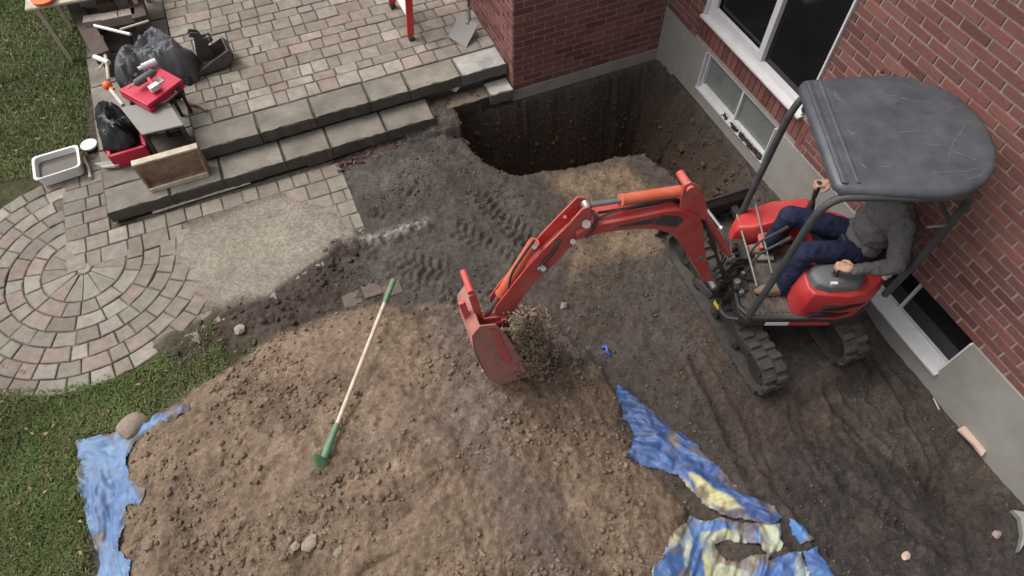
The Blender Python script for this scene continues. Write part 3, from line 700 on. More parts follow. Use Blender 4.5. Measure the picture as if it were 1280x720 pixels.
def d_g(x, y): return np.exp(-(pdist(x, y, pix([(440, 308), (490, 296), (530, 282)]))[0]/.09)**2)
scatter(1800, d_g, 'gravel', 'small pale grey gravel in a ridge where the pavers end in mud', .004, .012, [(.33, .31, .28), (.26, .25, .23)], (-.4, 1.2, 4.2, 5.1))

# ------------------------------------------------------------------ tarps
def tarp_mesh(name, poly_px, colfn, label, zoff=.012, res=.009, wr=.012, holes=(), wdir=None, lift=None, warp=.02):
    P = [tuple(gat(a, b)[:2]) for a, b in poly_px]; A = np.array(P); x0, y0 = A.min(0)-.05; x1, y1 = A.max(0)+.05
    gx, gy = np.meshgrid(np.arange(x0, x1, res), np.arange(y0, y1, res))
    sd_ = sdist(gx, gy, P)+fbm(gx, gy, 9, 3, 91)*warp
    for hp in holes: sd_ = np.minimum(sd_, -sdist(gx, gy, [tuple(gat(a, b)[:2]) for a, b in hp])+fbm(gx, gy, 12, 3, 92)*.03)
    u = gx*wdir[0]+gy*wdir[1] if wdir else gx; v = -gx*wdir[1]+gy*wdir[0] if wdir else gy
    v = v+.16*fbm(gx, gy, 1.7, 2, 88)+.04*fbm(gx, gy, 5, 2, 87)
    z = hz(gx.ravel(), gy.ravel()).reshape(gx.shape); k = 5
    zs = z.copy()
    for _ in range(3): zs = (zs+np.roll(zs, 2, 0)+np.roll(zs, -2, 0)+np.roll(zs, 2, 1)+np.roll(zs, -2, 1))/5
    z = np.maximum(zs, z-.004)+zoff
    fold = 1-np.abs(fbm(u*.7+.3*fbm(gx, gy, 2, 2, 90), v*4.5, 3.0, 2, 93))*3.0
    cr_ = 1-3*np.abs(fbm(u, v*1.6, 4.5, 2, 95))
    fold = fold*(.55+.45*np.tanh(3*fbm(gx, gy, 2.2, 2, 89)))
    wv_ = .03*fbm(gx, gy, 6, 2, 98)
    z = z+wr*.7*np.maximum(fold, 0)+wr*1.0*trin(u+wv_, v*1.8-wv_, 5.0, 94)+wr*.55*trin(u*1.0+.7*v, v*1.7-wv_, 11.0, 95)+wr*.25*trin(u, v, 26.0, 96)-.030*sstep(.05, .0, sd_)*(.5+fbm(gx, gy, 11, 3, 96))+wr*.5
    if lift: z = z+lift(gx, gy)
    c = colfn(gx, gy, sd_, u, v, fold); so1 = (sstep(.22, .42, fbm(gx, gy, 7, 5, 97)+.25*sstep(.08, 0, sd_))*.8)[..., None]; c = c*(1-so1)+np.array((.15, .112, .082))*so1
    keep = sd_ > 0; nyy, nxx = gx.shape; idx = np.arange(nxx*nyy).reshape(nyy, nxx)
    fk = keep[:-1, :-1] & keep[1:, :-1] & keep[:-1, 1:] & keep[1:, 1:]
    q_ = np.stack([idx[:-1, :-1][fk], idx[:-1, 1:][fk], idx[1:, 1:][fk], idx[1:, :-1][fk]], -1)
    used, inv = np.unique(q_, return_inverse=True); inv = inv.reshape(q_.shape)
    V = np.stack([gx, gy, z], -1).reshape(-1, 3)[used]; cc = c.reshape(-1, 3)[used]
    me = bpy.data.meshes.new(name); me.from_pydata(V.tolist(), [], inv.tolist()); me.update(); me.shade_smooth()
    ca = me.color_attributes.new('Col', 'FLOAT_COLOR', 'POINT'); ca.data.foreach_set('color', np.concatenate([cc, np.ones((len(cc), 1))], 1).astype(np.float32).ravel())
    me.materials.append(M['tarp']); o = bpy.data.objects.new(name, me); col.objects.link(o)
    so_ = o.modifiers.new('thickness', 'SOLIDIFY'); so_.thickness = .002; so_.offset = 1
    return tag(o, label, 'tarp')
BLUE = np.array((.045, .125, .37)); LBLUE = np.array((.13, .25, .45)); YEL = np.array((.52, .50, .25)); PALE = np.array((.30, .36, .36)); DBL = np.array((.025, .05, .15))
def c_left(x, y, s_, u, v, f):
    k = np.clip(.45+fbm(u, v, 3, 3, 101)*1.2, 0, 1)[..., None]; c = np.array((.085, .17, .34))*(1-k)+np.array((.14, .25, .42))*k
    d = sstep(.35, .6, fbm(x, y, 5, 4, 102))[..., None]*.6; return c*(1-d)+np.array((.2, .15, .12))*d
def poly_m(x, y, pp, s=.015, wv=.03, sd=111): return sstep(-s, s, sdist(x, y, [tuple(gat(a, b)[:2]) for a, b in pp])+fbm(x, y, 8, 4, sd)*wv)[..., None]
def c_right(x, y, s_, u, v, f):
    k = np.clip(.5+fbm(u*.6, v*6, 3, 3, 103)*1.4, 0, 1)[..., None]; c = BLUE*(1-k)+np.array((.10, .18, .38))*k
    st = sstep(.35, .75, np.abs(fbm(u*.5, v*7, 3.5, 3, 104))*2.2)[..., None]; c = c*(1-st*.7)+DBL*st*.7
    for pp in ([(855, 590), (872, 596), (905, 622), (930, 638), (905, 640), (872, 618)], [(846, 596), (862, 606), (885, 630), (905, 655), (880, 640), (856, 618)]):
        m = poly_m(x, y, pp); c = c*(1-m)+YEL*m
    return c
def c_low(x, y, s_, u, v, f):
    k = np.clip(.5+fbm(x, y, 7, 3, 105)*1.6, 0, 1)[..., None]; c = YEL*(1-k)+PALE*k; st = sstep(.25, .6, np.abs(fbm(u*.8, v*5, 3.5, 3, 108))*2.2)[..., None]; c = c*(1-.35*st)+np.array((.12, .19, .30))*st*.35
    for pp in ([(860, 650), (872, 648), (878, 740), (862, 740)], [(872, 655), (925, 650), (925, 662), (872, 668)], [(928, 650), (945, 650), (950, 690), (932, 682)], [(820, 700), (850, 678), (858, 740), (812, 740)],
               [(965, 690), (1000, 680), (985, 735), (930, 735), (945, 700)]):
        m = poly_m(x, y, pp, .01, .03); kk = np.clip(.5+fbm(u, v*3, 6, 3, 107), 0, 1)[..., None]; c = c*(1-m)+(np.array((.045, .125, .34))*(1-kk)+np.array((.09, .19, .40))*kk)*m
    return c
def c_strip(x, y, s_, u, v, f):
    k = np.clip(.5+fbm(u, v, 6, 3, 106)*1.6, 0, 1)[..., None]; return BLUE*(1-k)+np.array((.07, .19, .42))*k
tarp_mesh('tarp', [(97, 552), (150, 538), (165, 540), (205, 514), (236, 504), (238, 514), (205, 530), (172, 552), (160, 575), (165, 600), (184, 612), (176, 634), (160, 634), (157, 660), (150, 688), (166, 700), (160, 760), (132, 760), (122, 700), (104, 630), (96, 590)], c_left,
          'pale blue tarp edge showing between the grass and the left side of the soil heap', wdir=(-.1, 1), wr=.020)
tarp_mesh('tarp', [(765, 474), (800, 500), (850, 540), (890, 575), (925, 612), (968, 632), (975, 648), (960, 655), (915, 650), (880, 632), (845, 598), (808, 584), (786, 572), (795, 545), (780, 520), (772, 500)], c_right,
          'blue tarp spreading in pointed folds from the heap, partly turned to its yellow side', wdir=(.75, -.66), wr=.030, warp=.035)
tarp_mesh('tarp', [(838, 672), (862, 648), (905, 650), (955, 655), (975, 655), (980, 682), (960, 700), (1000, 690), (1012, 716), (1000, 760), (805, 760), (818, 708)], c_low,
          'crumpled yellowish tarp with blue bands lying in dirt at the bottom of the photo', wr=.026, holes=[[(890, 682), (910, 677), (948, 682), (955, 692), (930, 702), (908, 697)]], wdir=(.8, .6), warp=.035)
tarp_mesh('tarp', [(984, 642), (1000, 652), (1018, 672), (1022, 690), (1044, 722), (1052, 760), (1020, 760), (1000, 690), (990, 668)], c_strip,
          'narrow blue tarp strip poking out of the dark dirt right of the yellow tarp', wr=.022, wdir=(.5, -.85), warp=.03, holes=[[(1000, 682), (1030, 674), (1030, 680), (1002, 688)]])
# blue plastic scraps
p = gat(758, 440); mb = MB(); mb.tube(smooth_path([p+Vector((-.02, .05, .01)), p+Vector((.01, .03, .03)), p+Vector((0, -.01, .028)), p+Vector((.012, -.05, .008))], 4), [.012]*12+[.006], 6)
tag(mb.build('plastic_scrap', M['bluep']), 'small bright blue plastic scrap on the dirt above the pointed blue tarp', 'scrap')

# ------------------------------------------------------------------ stones and rubbish
def rock(px, py, r, sq, c, label, name='rock', dz=.3, cat='rock', m='stone'):
    p = gat(px, py); mb = MB(); mb.c = c; mb.ico((p.x, p.y, p.z+r*dz), r, sq, jit=.2, sub=2, rot=Matrix.Rotation(random.uniform(0, 1), 3, 'Z')); o = mb.build(name, M[m], smooth=60 if r > .05 else 25)
    if r > .05: sm = o.modifiers.new('sub', 'SUBSURF'); sm.levels = sm.render_levels = 1
    return tag(o, label, cat)
rock(168, 534, .105, (1.25, .95, .7), (.25, .20, .155), 'big rounded tan rock weighing down the blue tarp corner by the grass')
rock(300, 413, .042, (1.2, 1, .8), (.30, .25, .21), 'pale rounded stone in the dark soil bank beside the grass')
rock(186, 702-20, .035, (1.2, 1, .8), (.2, .15, .11), 'brown clod lying on the blue tarp near the bottom left edge', cat='clod')
rock(388, 680, .045, (1.3, 1, .6), (.27, .22, .17), 'largest pale flat stone low on the soil heap, left of centre')
rock(370, 683, .03, (1.2, 1, .7), (.26, .21, .16), 'small pale stone just left of the largest flat stone on the heap')
rock(425, 690, .034, (1.3, 1, .7), (.24, .19, .145), 'small pale stone right of the largest flat stone on the heap')
rock(705, 383, .035, (1.1, 1, .8), (.2, .165, .13), 'round brown stone on the dirt right of the digging bucket')
rock(1132, 695, .030, (1.2, .9, .6), (.48, .36, .30), 'small pinkish white chip on the dark dirt at the lower right', name='rubble_chip', cat='rubble')
rock(1245, 668, .030, (1.3, .9, .5), (.3, .23, .2), 'faint brownish rubble chip near the broken slab in the lower right corner', name='rubble_chip', cat='rubble')
# plasterboard-like offcut and broken slab near the foundation
a, b = at(1200, 535, -.10), at(1228, 566, -.10); mb = MB(); d = (b-a).normalized(); n_ = Vector((-d.y, d.x, 0))
pts = [a-n_*.04, a+n_*.035, a+d*.09+n_*.028, b+n_*.03, b+d*.02-n_*.04, b-d*.07-n_*.025]
mb.prism(pts, (0, 0, .03)); o = mb.build('rubble_piece', mat('pink_white_offcut', (.58, .42, .36), .85, var=.2, vs=20, dirt=(.25, .18, .14), dirt_amt=.3, ds=20), bevel=.006)
tag(o, 'long pinkish white rubble piece lying against the foundation below the brick wall', 'rubble')
pts = [at(1266, 637, -.09), at(1284, 640, -.06), at(1286, 672, -.05), at(1274, 690, -.09), at(1279, 668, -.08), at(1276, 648, -.08)]; mb = MB(); mb.prism(pts, (0, 0, -.05))
tag(mb.build('broken_slab', M['greymetal'], bevel=.004), 'broken grey slab sticking out of the dirt at the right edge of the photo', 'slab')
mb = MB(); mb.tube([at(1167, 498, -.11), at(1174, 512, -.11)], .006, 6)
tag(mb.build('stick', M['cream']), 'thin pale splinter on the dirt below the window behind the machine', 'stick')
p = at(568, 108, Z1); mb = MB()
for k in range(5): mb.ico((p.x+random.uniform(-.06, .06), p.y+random.uniform(-.02, .03), Z1-.02), random.uniform(.02, .04), jit=.3)
tag(mb.build('rubble_heap', M['white'], smooth=0), 'white broken plaster lumps on the lower step near the brick corner', 'rubble')
# pipe and stick lying along the step
mb = MB(); mb.tube([at(191, 266, .015), at(250, 247, .018), at(313, 228, .02)], .014, 8)
tag(mb.build('white_batten', M['oldwhite']), 'long thin white batten on the pavers at the foot of the lower step', 'batten')
mb = MB(); mb.bar(at(385, 207, .02), at(521, 161, .03), .03, .02)
tag(mb.build('brown_batten', M['darkwood'], bevel=.003), 'dark brown batten along the foot of the step beside the mud', 'batten')
mb = MB()
for k in range(70):
    t = random.random(); p = at(420+t*105+random.gauss(0, 6), 200-t*40+abs(random.gauss(0, 6))+4, .01); a = random.uniform(0, 3.1)
    mb.c = random.choice([(.16, .07, .06), (.2, .11, .09), (.1, .06, .05)]); mb.box(p, (random.uniform(.02, .07), .012, .008), Matrix.Rotation(a, 3, 'Z') @ Matrix.Rotation(random.uniform(-.4, .4), 3, 'Y'))
tag(mb.build('bark_scraps', M['clod'], smooth=0), 'reddish brown bark and leaf scraps along the foot of the stone step', 'bark', kind='stuff')
mb = MB(); pp = [at(228, 124, Z2+.02), at(240, 130, Z2+.025), at(249, 132, Z2+.02), at(258, 138, Z2+.02)]; mb.tube(smooth_path(pp, 4), .016, 7)
tag(mb.build('stick', M['wood']), 'short grey brown stick on the upper patio behind the toothed bucket', 'stick')
mb = MB(); pp = [at(104, 196, .02), at(110, 208, .03), at(113, 222, .02)]; mb.tube(smooth_path(pp, 4), [.014]*8+[.020], 7); mb.tube([pp[1], at(104, 201, .03)], .01, 6)
tag(mb.build('wooden_peg', M['cream']), 'pale forked wooden peg on the pavers between white basin and step', 'stick')
p = at(112, 182, .03); mb = MB(); mb.tube([p, p+Vector((0, 0, .022))], .082, 24)
tag(mb.build('paint_lid', M['white'], bevel=.004), 'round white lid on the ground between the basin and the stone step', 'lid')
# white basin
bz = .14
def ring(pts, z): return [Vector((q_.x, q_.y, z)) for q_ in pts]
cn = [at(39, 197, bz), at(97, 180, bz), at(101, 207, bz), at(42, 226, bz)]; cc_ = sum(cn, Vector((0, 0, 0)))/4
def rrect(k, z, n=6, rad=.05):
    out = []; m = len(cn)
    for i in range(m):
        p = cc_+(cn[i]-cc_)*k; a = cc_+(cn[i-1]-cc_)*k; b = cc_+(cn[(i+1) % m]-cc_)*k; u = (a-p).normalized(); v = (b-p).normalized()
        for j in range(n): t = j/(n-1); out.append((p+u*rad*(1-t)**2+v*rad*t**2).xy.to_3d()+Vector((0, 0, z)))
    return out
mb = MB(); prof = [(1.0, bz), (1.0, bz-.02), (.93, bz-.02), (.88, .012), (.82, .006), (.80, .02), (.84, .03), (.89, bz-.005), (.93, bz)]
L = [rrect(k, z) for k, z in prof]; n = len(L[0]); vs = sum(L, []); fs = []
for i in range(len(L)):
    j = (i+1) % len(L)
    for k in range(n): fs.append((i*n+k, i*n+(k+1) % n, j*n+(k+1) % n, j*n+k))
fs += [tuple(5*n+k for k in range(n)), tuple(4*n+k for k in range(n))[::-1]]
mb.add(vs, fs); basin = mb.build('mortar_tub', M['white']); tag(basin, 'white rectangular tub standing on the lawn edge by the round patio', 'tub')
mb = MB(); wl = rrect(.86, .075); mb.add(wl, [tuple(range(len(wl)))]); mb.build('dirty_water', mat('muddy_water', (.10, .088, .07), .15, var=.1, vs=4), basin, smooth=0)

# ------------------------------------------------------------------ clutter on the left end of the steps
# low black cabinet with grey sheet top
zt = .62; q = [at(150, 134, zt), at(209, 124, zt), at(229, 156, zt), at(177, 168, zt)]
cab = thing('work_table', (sum((v.x for v in q))/4, sum((v.y for v in q))/4, Z1), 0, 'low table with a bare grey metal top between the red case and the wooden crate', 'table')
mb = MB(); mb.prism(q, (0, 0, -.018)); mb.build('table_top', M['greymetal'], cab, bevel=.003)
c0 = sum(q, Vector((0, 0, 0)))/4
for v in q:
    p = c0+(v-c0)*.9; mb = MB(); mb.bar((p.x, p.y, zt-.02), (p.x, p.y, Z1), .035, .035, up=(0, 1, 0)); mb.build('leg', M['black'], cab)
mb = MB(); qq = [c0+(v-c0)*.85 for v in q]; mb.prism([(v.x, v.y, Z1+.10) for v in qq], (0, 0, -.02)); mb.build('shelf', M['darkwood'], cab)
mb = MB(); a, b = c0+(q[0]-c0)*.9, c0+(q[1]-c0)*.9; mb.prism([(a.x, a.y, Z1+.1), (b.x, b.y, Z1+.1), (b.x, b.y, zt-.02), (a.x, a.y, zt-.02)], (0.004, .012, 0)); mb.build('back_panel', M['black'], cab)
mb = MB(); a, b = c0+(q[1]-c0)*.9, c0+(q[2]-c0)*.9; mb.prism([(a.x, a.y, Z1+.1), (b.x, b.y, Z1+.1), (b.x, b.y, zt-.02), (a.x, a.y, zt-.02)], (0.012, .004, 0)); mb.build('side_panel', M['black'], cab)
# open wooden crate on its side
zc = Z1+.30
a, b = at(165, 205, zc), at(247, 182, zc); dx = (b-a).normalized(); fw = at(190, 236, Z1+.03)-Vector((a.x, a.y, Z1+.03)); fw.z = 0; fw = fw-dx*fw.dot(dx); dep = fw.length; fw.normalize()
Lc = (b-a).length
crate = thing('wooden_crate', (a.x+dx.x*Lc/2, a.y+dx.y*Lc/2, Z1), 0, 'open weathered wooden crate tipped towards the viewer at the corner of the stone step', 'crate')
B0 = Vector((a.x, a.y, Z1)); UPV = Vector((0, 0, 1)); th = .022
def cr(u, f_, z): return B0+dx*u+fw*f_+UPV*z
zh = .30
mb = MB(); mb.prism([cr(0, 0, 0), cr(Lc, 0, 0), cr(Lc, 0, zh), cr(0, 0, zh)], -fw*th); mb.build('back_board', M['wood'], crate, bevel=.002)
mb = MB(); mb.prism([cr(0, -.02, zh), cr(Lc, -.02, zh), cr(Lc, .055, zh+.004), cr(0, .055, zh+.004)], UPV*.022); mb.build('top_rim', M['cream'], crate, bevel=.003)
mb = MB(); mb.prism([cr(.02, 0, .012), cr(Lc-.02, 0, .012), cr(Lc-.02, dep, .012), cr(.02, dep, .012)], UPV*-.02); mb.build('bottom_board', M['wood'], crate)
mb = MB(); mb.prism([cr(.03, dep, 0), cr(Lc-.02, dep, 0), cr(Lc-.02, dep, .05), cr(.03, dep, .045)], fw*.025); mb.build('front_rim', M['cream'], crate, bevel=.003)
for u_, s_ in ((.0, 1), (Lc, -1)):
    mb = MB(); mb.prism([cr(u_, 0, 0), cr(u_+s_*.02, dep, 0), cr(u_+s_*.02, dep, .05), cr(u_, .05, zh)], dx*.02*s_); mb.build('side_board', M['wood'], crate)
# dark board leaning left of the crate
# crumpled sheets and bags: displaced blobs
def crumple(name, outline, z0, ztop, m, label, cat, sharp=1.0, seed=0, res=.018, group=None, base=None):
    P = [at2(a, b, z0) for a, b in outline]; A = np.array(P); x0, y0 = A.min(0)-.02; x1, y1 = A.max(0)+.02
    gx, gy = np.meshgrid(np.arange(x0, x1, res), np.arange(y0, y1, res)); s_ = sdist(gx, gy, P)+fbm(gx, gy, 8, 3, seed)*.02
    k = np.clip(s_/(.11), 0, 1)**.4; f = fbm(gx, gy, 5, 2, seed+3); f2 = 1-2*np.abs(fbm(gx, gy, 7, 3, seed+5))
    bb = base if base is not None else z0
    z = bb+(ztop-bb)*k*(.72+.28*f)+sharp*.06*np.maximum(f2, -.3)*k+sharp*.035*(1-2*np.abs(fbm(gx, gy, 15, 2, seed+9)))*k
    keep = s_ > 0; fk = keep[:-1, :-1] & keep[1:, :-1] & keep[:-1, 1:] & keep[1:, 1:]; idx = np.arange(gx.size).reshape(gx.shape)
    q_ = np.stack([idx[:-1, :-1][fk], idx[:-1, 1:][fk], idx[1:, 1:][fk], idx[1:, :-1][fk]], -1); used, inv = np.unique(q_, return_inverse=True); inv = inv.reshape(q_.shape)
    V = np.stack([gx, gy, z], -1).reshape(-1, 3)[used]; me = bpy.data.meshes.new(name); me.from_pydata(V.tolist(), [], inv.tolist()); me.update()
    bm = bmesh.new(); bm.from_mesh(me); ed = [e_ for e_ in bm.edges if e_.is_boundary]; r_ = bmesh.ops.extrude_edge_only(bm, edges=ed)
    for v in r_['geom']:
        if isinstance(v, bmesh.types.BMVert): v.co.z = bb-.0
    bm.to_mesh(me); bm.free(); me.shade_smooth(); me.set_sharp_from_angle(angle=R_(38)); me.materials.append(M[m]); o = bpy.data.objects.new(name, me); col.objects.link(o); return tag(o, label, cat, group)
crumple('plastic_sheet', [(134, 72), (158, 55), (180, 30), (205, 35), (240, 55), (238, 78), (200, 84), (172, 82), (148, 92), (134, 86)], .58, .68, 'greysheet', 'big dark grey plastic sheet heaped over the railing on the left step', 'sheet', seed=121, base=.30)
crumple('plastic_bag', [(148, 92), (176, 82), (222, 76), (240, 84), (232, 94), (205, 92), (170, 112), (150, 110)], .5, .60, 'plasticblack', 'shiny black plastic bag under the grey sheet, behind the red tool case', 'bag', seed=131, base=Z1)
crumple('plastic_bag', [(124, 138), (150, 132), (170, 155), (172, 178), (150, 190), (128, 188), (120, 160)], .34, .50, 'plasticblack', 'black rubbish bag bulging out of the red crate on the lower step', 'bag', seed=141, base=.26, sharp=1.3)
# red crate below the bag
z = Z1+.16; q = [at(124, 150, z), at(168, 140, z), at(181, 183, z), at(137, 196, z)]; c0 = sum(q, Vector((0, 0, 0)))/4
rc = thing('plastic_crate', (c0.x, c0.y, Z1), 0, 'crimson plastic crate holding a black rubbish bag at the left end of the step', 'crate')
for i in range(4):
    a, b = q[i], q[(i+1) % 4]; mb = MB(); n_ = Vector((-(b-a).y, (b-a).x, 0)).normalized()*.012
    mb.prism([(a.x, a.y, Z1+.01), (b.x, b.y, Z1+.01), b, a], n_); mb.bar(a, b, .03, .02); mb.build('side_panel', M['case'], rc)
mb = MB(); mb.prism([(v.x, v.y, Z1+.01) for v in q], (0, 0, .012)); mb.build('bottom_panel', M['case'], rc)
# flat grey trowel beside it
mb = MB(); a, b = at(118, 206, Z1+.02), at(152, 203, Z1+.03); mb.prism([at(118, 205, Z1+.015), at(134, 202, Z1+.02), at(152, 203, Z1+.02), at(150, 210, Z1+.015), at(132, 211, Z1+.012)], (0, 0, .01)); tr = mb.build('trowel_blade', M['greymetal']); tr.name = 'float_trowel'
tag(tr, 'flat grey float trowel lying on the lower step in front of the red crate', 'trowel')
mb = MB(); mb.tube([at(127, 209, Z1+.05), at(149, 206, Z1+.05)], .012, 8); mb.build('handle', M['oldwhite'], tr)
# red tool case with a grey drill on it
zr = .72; q = [at(145, 108, zr), at(196, 82, zr), at(228, 98, zr), at(184, 133, zr)]
q = [at(147, 112, zr), at(200, 84, zr), at(228, 99, zr), at(184, 132, zr)]
c0 = sum(q, Vector((0, 0, 0)))/4
tcase = thing('tool_case', (c0.x, c0.y, .55), 0, 'closed crimson tool case under a grey power tool on the cluttered step', 'tool case')
mb = MB(); mb.prism([(v.x, v.y, zr-.095) for v in q], (0, 0, .045)); mb.build('bottom_shell', M['case'], tcase, bevel=.012)
mb = MB(); mb.prism([(v.x, v.y, zr-.048) for v in q], (0, 0, .048)); ld = mb.build('lid', M['case'], tcase, bevel=.014)
mb = MB(); ed = q[3]-q[2]; a = q[2]+ed*.32; b = q[2]+ed*.68; on = Vector((ed.y, -ed.x, 0)).normalized()
if on.dot(q[2]-c0) < 0: on = -on
mb.tube(smooth_path([Vector((a.x, a.y, zr-.05)), Vector((a.x, a.y, zr-.05))+on*.045, Vector((b.x, b.y, zr-.05))+on*.045, Vector((b.x, b.y, zr-.05))], 4), .011, 8); mb.build('handle', M['black'], tcase)
for t in (.18, .82): p = q[2]+ed*t; mb = MB(); mb.box((p.x+on.x*.005, p.y+on.y*.005, zr-.05), (.04, .012, .05), math.atan2(ed.y, ed.x)); mb.build('latch', M['plasticblack'], tcase)
mb = MB(); mb.prism([at(185, 105, zr+.003), at(200, 96, zr+.003), at(205, 101, zr+.003), at(190, 110, zr+.003)], (0, 0, .003)); mb.build('label_patch', M['white'], tcase)
# support under the case: saw bench
sb = thing('saw_stand', (c0.x, c0.y, Z1), 0, 'black folding stand hidden under the crimson tool case', 'stand')
mb = MB(); ins = [c0+(v-c0)*.75 for v in q]
mb.prism([(v.x, v.y, zr-.125) for v in ins], (0, 0, .026)); mb.build('stand_top', M['black'], sb)
for v in ins: mb = MB(); mb.bar((v.x, v.y, zr-.12), (v.x*1.0, v.y, Z1), .03, .03, up=(0, 1, 0)); mb.build('leg', M['black'], sb)
# power tool
p0 = at(170, 104, zr+.07); p1 = at(196, 88, zr+.07); d = (p1-p0).normalized()
dr = thing('power_tool', (p0.x, p0.y, zr), 0, 'grey and red battery power tool lying on top of the crimson case', 'power tool')
mb = MB(); mb.tube([p0-d*.02, p0, p0+d*.14, p0+d*.19, p0+d*.22], [.018, .036, .040, .034, .018], 12); mb.build('body', M['console'], dr)
n_ = Vector((d.y, -d.x, 0)); mb = MB(); mb.bar(p0+d*.12, p0+d*.09+n_*.13-Vector((0, 0, .02)), .035, .04); mb.build('grip', M['case'], dr, bevel=.008)
mb = MB(); c_ = p0+d*.085+n_*.15-Vector((0, 0, .025)); mb.box(c_, (.10, .06, .055), math.atan2(d.y, d.x)); mb.build('battery', M['white'], dr, bevel=.008)
mb = MB(); mb.tube([p0-d*.02, p0-d*.09], .008, 8); mb.build('bit', M['steel'], dr)
mb = MB(); c_ = at(187, 80, zr+.05); mb.tube([c_-Vector((.07, .02, 0)), c_+Vector((.06, .02, 0))], .032, 12); mb.tube([c_-Vector((.075, .021, 0)), c_-Vector((.11, .03, 0))], .018, 10)
tag(mb.build('caulk_tube', M['white']), 'white plastic cylinder lying against the back of the crimson tool case', 'tube')
# white posts / pipes and orange cap
def pipe(pts, r, m, label, name='plastic_pipe', cat='pipe', k=1): mb = MB(); mb.tube(pts, r, 10); return tag(mb.build(name, M[m], smooth=50), label, cat)
pipe([at(118, 32, .62), at(163, 43, .62)], .017, 'white', 'white pipe sticking out left above the dark grey sheet')
pipe([at(150, 37, .60), at(186, 26, .60)], .012, 'cream', 'thin cream coloured rod crossing behind the white pipe', name='rod', cat='rod')
pipe([at(118, 71, .60), at(136, 78, .60)], .026, 'white', 'short thick white pipe end poking out left of the grey sheet')
pipe([at(127, 46, .42), at(133, 76, .42), at(136, 100, .42)], .018, 'cream', 'upright weathered stake beside the lawn left of the grey sheet', name='stake', cat='stake')
pipe([at(124, 87, .45), at(129, 79, .45)], .010, 'cream', 'very short peg below the thick white pipe end', name='peg', cat='peg')
o = pipe([at(137, 110, .50), at(154, 132, .50)], .020, 'oldwhite', 'white stake running from the orange ball to the grey table top', name='stake', cat='stake')
p = at(134, 107, .52); mb = MB(); mb.ico(p, .046, jit=.0, sub=3); mb.tube([p+Vector((.02, -.03, -.01)), p+Vector((.045, -.06, -.02))], .02, 10)
tag(mb.build('orange_ball', M['hiorange'], smooth=60), 'bright orange ball shaped cap beside the lawn at the left of the red case', 'cap')
rock(131, 128, .07, (1.2, 1, .8), (.24, .19, .165), 'reddish brown rock at the lawn edge just below the orange cap', dz=.2)
# spare toothed bucket on the upper patio
bk = thing('spare_bucket', tuple(at(285, 85, Z2)), 0, 'spare black toothed excavator bucket lying on the upper patio pavers', 'excavator bucket')
A0 = at(246, 98, Z2); A1 = at(298, 82, Z2); dx = (A1-A0).normalized(); up_ = at(268, 58, Z2)-at(252, 96, Z2); fy = Vector((-dx.y, dx.x, 0)); Wd = .20; Lb = (A1-A0).length*1.0
def bp(u, v, w_): return A0+dx*u+fy*v+Vector((0, 0, w_))
prof = [(.0, .012), (.16, .006), (.30, .012), (.40, .06), (.44, .14), (.40, .20)]
shell = MB()
for (a, b) in zip(prof[:-1], prof[1:]):
    n_ = Vector((-(b[1]-a[1]), (b[0]-a[0]))).normalized()*.012
    shell.prism([bp(a[0], 0, a[1]), bp(a[0], Wd+.06, a[1]), bp(b[0], Wd+.06, b[1]), bp(b[0], 0, b[1])], dx*n_.x+Vector((0, 0, n_.y)))
shell.build('shell', M['worniron'], bk)
for v in (0, Wd+.048):
    mb = MB(); mb.prism([bp(u, v, w_) for u, w_ in prof+[(.20, .13), (.06, .06)]], fy*.012); mb.build('side_plate', M['worniron'], bk)
for v in (.01, .09, .17):
    mb = MB(); mb.prism([bp(.04, v, .02), bp(-.12, v+.012, .006), bp(-.12, v+.026, .006), bp(.04, v+.042, .02)], (0, 0, .028)); mb.build('tooth', M['greymetal'], bk, bevel=.005)
for v in (.17, .23):
    mb = MB(); mb.prism([bp(.08, v, .05), bp(.26, v, .08), bp(.24, v, .22), bp(.31, v, .25), bp(.30, v, .30), bp(.22, v, .30), bp(.20, v, .37), bp(.13, v, .40), bp(.10, v, .36), bp(.15, v, .33), bp(.12, v, .22)], fy*.014); mb.build('hook', M['worniron'], bk)
mb = MB(); mb.tube([bp(.27, .16, .275), bp(.27, .26, .275)], .014, 10); mb.build('pin', M['steel'], bk)
# ladder
f1, f2 = at(514, 49, Z2), at(491, 9, Z2); dy = f2-f1
lad = thing('step_ladder', tuple((f1+f2)/2), 0, 'red fibreglass stepladder standing on the upper patio, cut off by the photo top', 'ladder')
top_off = Vector((.42, .30, 0)); H_ = 1.75; leanp = Vector((.20, .06, 0)); 
def rail(p, q_, m='redladder'):
    mb = MB(); mb.bar(p, q_, .032, .075, up=(dy.y, -dy.x, 0)); return mb.build('rail', M[m], lad, bevel=.003)
T1, T2 = f1+leanp+Vector((0, .05, H_))+dy*.12, f2+leanp+Vector((0, .05, H_))-dy*.12
r1 = rail(f1+Vector((0, 0, .05)), T1); r2 = rail(f2+Vector((0, 0, .05)), T2)
g1, g2 = f1+Vector((.95, .12, 0)), f2+Vector((.95, .12, 0)); rail(g1+Vector((0, 0, .05)), T1+Vector((.06, 0, 0))); rail(g2+Vector((0, 0, .05)), T2+Vector((.06, 0, 0)))
for p in (f1, f2, g1, g2): mb = MB(); mb.box(p+Vector((0, 0, .025)), (.06, .075, .05)); mb.build('foot', M['rubber'], lad, bevel=.006)
for k in range(1, 6):
    t = k/6.2; a, b = f1.lerp(T1, t), f2.lerp(T2, t); mb = MB(); mb.bar(a, b, .085, .022); mb.build('rung', M['white'], lad)
mb = MB(); c_ = (T1+T2)/2+Vector((.05, 0, .03)); mb.box(c_, (.22, .36, .05), math.atan2(dy.y, dy.x)-math.pi/2); mb.build('top_cap', M['redladder'], lad, bevel=.01)
